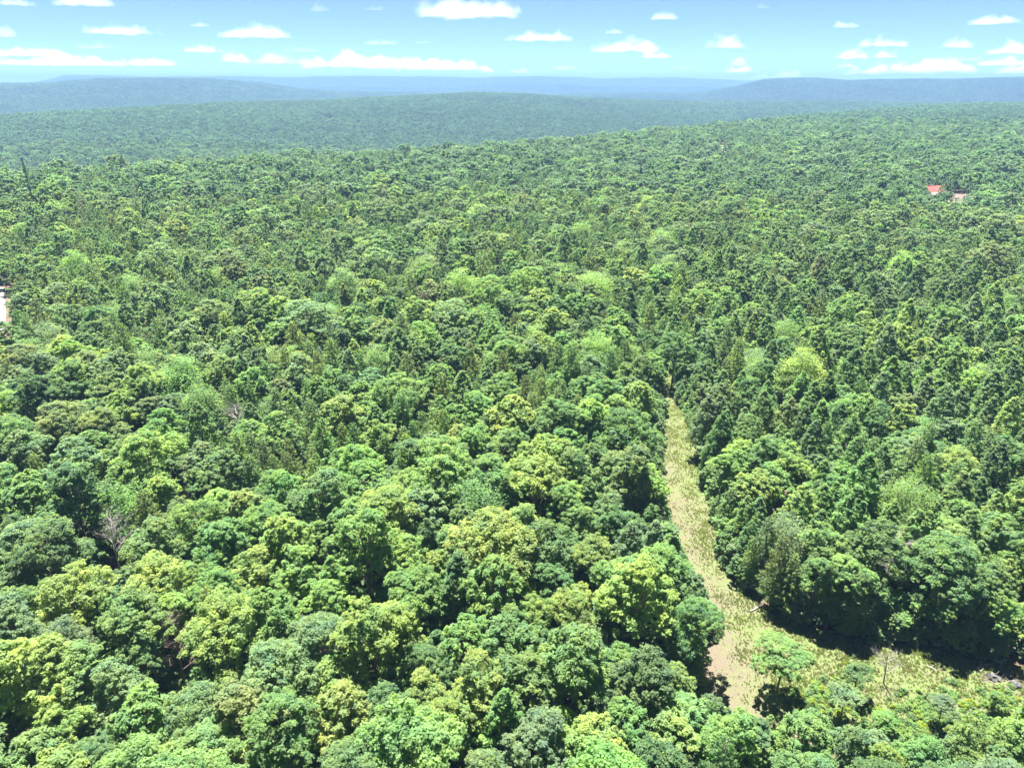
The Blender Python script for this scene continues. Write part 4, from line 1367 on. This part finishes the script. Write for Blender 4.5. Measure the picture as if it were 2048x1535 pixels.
# photo centre x, base y, width, height, thin?
CLOUDS = [
    (28, 12, 80, 22, 0, 'cut off cloud in the upper left corner'), (172, 13, 120, 30, 0, 'flat white cloud cut by the top edge near the left'), (10, 75, 44, 30, 0, 'small puffy cloud cut by the left edge'),
    (242, 70, 162, 26, 0, 'long white cloud with a puffy right end, upper left'), (402, 54, 44, 12, 0, 'tiny white cloud between two longer ones, upper left'), (514, 76, 148, 30, 0, 'broad white cloud with a frayed right side, left of centre'),
    (642, 24, 50, 20, 1, 'small torn cloud high, left of centre'), (754, 22, 60, 12, 1, 'faint wisp high, left of centre'), (935, 38, 230, 50, 0, 'biggest cloud, cut by the top edge near the centre'),
    (1075, 83, 150, 24, 0, 'double humped white cloud just right of centre'), (765, 90, 88, 14, 1, 'thin flat cloud left of centre above the long bank'), (845, 88, 40, 9, 1, 'faint scrap beside the thin flat cloud'),
    (408, 106, 86, 14, 0, 'flat cloud over the gap between the two low banks'), (60, 114, 170, 18, 0, 'upper strip of the low cloud bank at the left edge'), (120, 133, 250, 20, 0, 'long low cloud bank at the left'),
    (300, 133, 120, 16, 0, 'right end of the left cloud bank'), (470, 126, 56, 22, 0, 'rounded cloud between the two low banks'), (560, 130, 130, 20, 1, 'grey veil at the left end of the central bank'),
    (730, 138, 230, 28, 0, 'long central cloud bank low over the hills'), (880, 142, 170, 22, 0, 'tapering right end of the central cloud bank'), (970, 146, 40, 12, 0, 'small knob at the end of the central cloud bank'),
    (1228, 68, 42, 12, 0, 'tiny white cloud right of the double humped one'), (1326, 40, 70, 18, 0, 'torn white cloud high, right of centre'), (1252, 106, 140, 24, 0, 'long white cloud with a raised right half'),
    (1312, 117, 62, 14, 0, 'small cloud tucked under the right half of a long one'), (1450, 100, 84, 26, 0, 'rounded white cloud at three quarters across'), (1478, 134, 32, 20, 0, 'small round cloud stacked above a low strip'),
    (1478, 146, 56, 12, 0, 'low strip cloud under the small round one'), (1525, 18, 34, 14, 1, 'faint scrap near the top edge, right half'), (1690, 56, 58, 16, 0, 'small high cloud in the right third'),
    (1762, 95, 98, 26, 0, 'bright cloud with a tall right lobe, right third'), (1700, 119, 64, 18, 0, 'left cloud of the pair below the bright lobed one'), (1768, 117, 56, 14, 0, 'right cloud of the pair below the bright lobed one'),
    (1912, 97, 60, 20, 0, 'small cloud right of the bright lobed one'), (1990, 50, 104, 24, 0, 'high white cloud near the right edge'), (2020, 110, 84, 24, 0, 'puffy cloud cut by the right edge'),
    (2010, 132, 110, 18, 0, 'flat cloud below the puffy one at the right edge'), (1860, 148, 160, 26, 0, 'low bank over the right hills'), (1745, 150, 100, 18, 0, 'low cloud at the left end of the right bank'),
    (1694, 136, 34, 9, 0, 'tiny cloud over the left end of the right bank'), (2030, 149, 80, 16, 0, 'low cloud touching the right edge above the hills'), (1575, 156, 60, 12, 0, 'low white dome just showing over the hills'),
    (1525, 158, 46, 8, 0, 'flat white sliver resting on the hills'), (1040, 147, 50, 10, 1, 'faint low cloud right of the central bank'), (205, 97, 50, 10, 1, 'faint scrap above the left bank'),
    (176, 98, 50, 10, 1, 'faint veil above the left bank, leftmost of two'), (600, 104, 80, 8, 1, 'faint streak above the central bank'), (1130, 140, 60, 8, 1, 'faint streak low and right of centre'),
    (1370, 138, 60, 6, 1, 'faint streak low at two thirds across'), (1900, 124, 120, 12, 1, 'grey veil over the right bank'),
]
def cloud(px, py, wpx, hpx, thin, label, rng):
    r = ray(px, py); r = r / math.hypot(r[0], r[1])
    el = r[2]
    base = BASE * rng.uniform(0.93, 1.07)
    dist = min((base - CAM_H) / max(el, 0.004), 95000.0)
    zb = CAM_H + el * dist
    x, y = r[0] * dist, r[1] * dist
    f = dist * math.cos(PITCH)            # rough depth along the view axis
    depth = (y * math.cos(PITCH) - (zb - CAM_H) * math.sin(PITCH))
    W = wpx / FPX * depth * 0.95
    Hh = hpx / FPX * depth * 0.9
    Dp = min(W * 0.5, 2.6 * Hh)
    W *= 1.10; Hh *= 1.15
    if py > 95: W *= 1.16; Hh *= 1.3
    nx, ny = (40, 16)
    U = np.linspace(-1, 1, nx); Vv = np.linspace(-1, 1, ny)
    A, B = np.meshgrid(U, Vv)
    # a low dome that bounds the cloud; its billows are density
    edge = np.clip(1 - (A ** 4 + B ** 4), 0, 1)
    top = 1.0 * edge ** 0.35
    bot = -0.02 * edge
    XX = A * W / 2; YY = B * Dp / 2
    # round the footprint
    sc = np.sqrt(np.clip(1 - 0.30 * (B ** 2), 0, 1)); XX = XX * sc
    n = nx * ny
    Vt = np.stack([XX / Hh, YY / Hh, top + 0.01], -1).reshape(-1, 3)
    Vb = np.stack([XX / Hh, YY / Hh, bot], -1).reshape(-1, 3)
    V = np.vstack([Vt, Vb])
    i = np.arange(ny - 1)[:, None]; j = np.arange(nx - 1)[None, :]
    a = i * nx + j
    Ft = np.stack([a, a + 1, a + nx + 1, a + nx], -1).reshape(-1, 4)
    Fb = Ft[:, ::-1] + n
    E = []
    loop = [k for k in range(nx)] + [nx - 1 + nx * k for k in range(1, ny)] + [n - 1 - k for k in range(1, nx)] + [nx * (ny - 1 - k) for k in range(1, ny - 1)]
    for p, q in zip(loop, loop[1:] + loop[:1]): E.append((q, p, p + n, q + n))
    F = np.vstack([Ft, Fb, np.array(E)])
    o = mesh_obj('cloud', V, F, [CLOUD_THIN if thin else CLOUD_M], smooth_shade=True)
    o.location = (x, y, zb)
    o.scale = (Hh, Hh, Hh)
    o.rotation_euler = (0, 0, -math.atan2(x, y))
    o['thin'] = int(thin)
    return tag(o, label, 'cloud', 'fair weather clouds')
rc = np.random.default_rng(4)
for c in CLOUDS: cloud(*c, rc)

# ------------------------------------------------------------------ haze
def haze():
    V, F = box(-12000, 12000, -12000, 12000, HAZE_BOTTOM, HAZE_TOP)
    m, nt, out = new_mat('haze')
    v = N(nt, 'ShaderNodeVolumePrincipled')
    v.inputs['Color'].default_value = (0.18, 0.315, 0.56, 1)
    v.inputs['Density'].default_value = HAZE_DENSITY
    v.inputs['Anisotropy'].default_value = 0.0
    nt.links.new(v.outputs[0], out.inputs['Volume'])
    o = mesh_obj('haze', V, F, [m])
    return tag(o, 'thin pale blue summer haze over the whole landscape', kind='stuff')
HAZE_DENSITY = 0.00018
HAZE_BOTTOM, HAZE_TOP = -120.0, 185.0
haze()
zz = [v.co.z for v in bpy.data.objects['ground'].data.vertices]
print('ground z', min(zz), max(zz))
print('tris', sum(sum(len(p.vertices) - 2 for p in m.polygons) for m in bpy.data.meshes if len(m.polygons) < 400000))
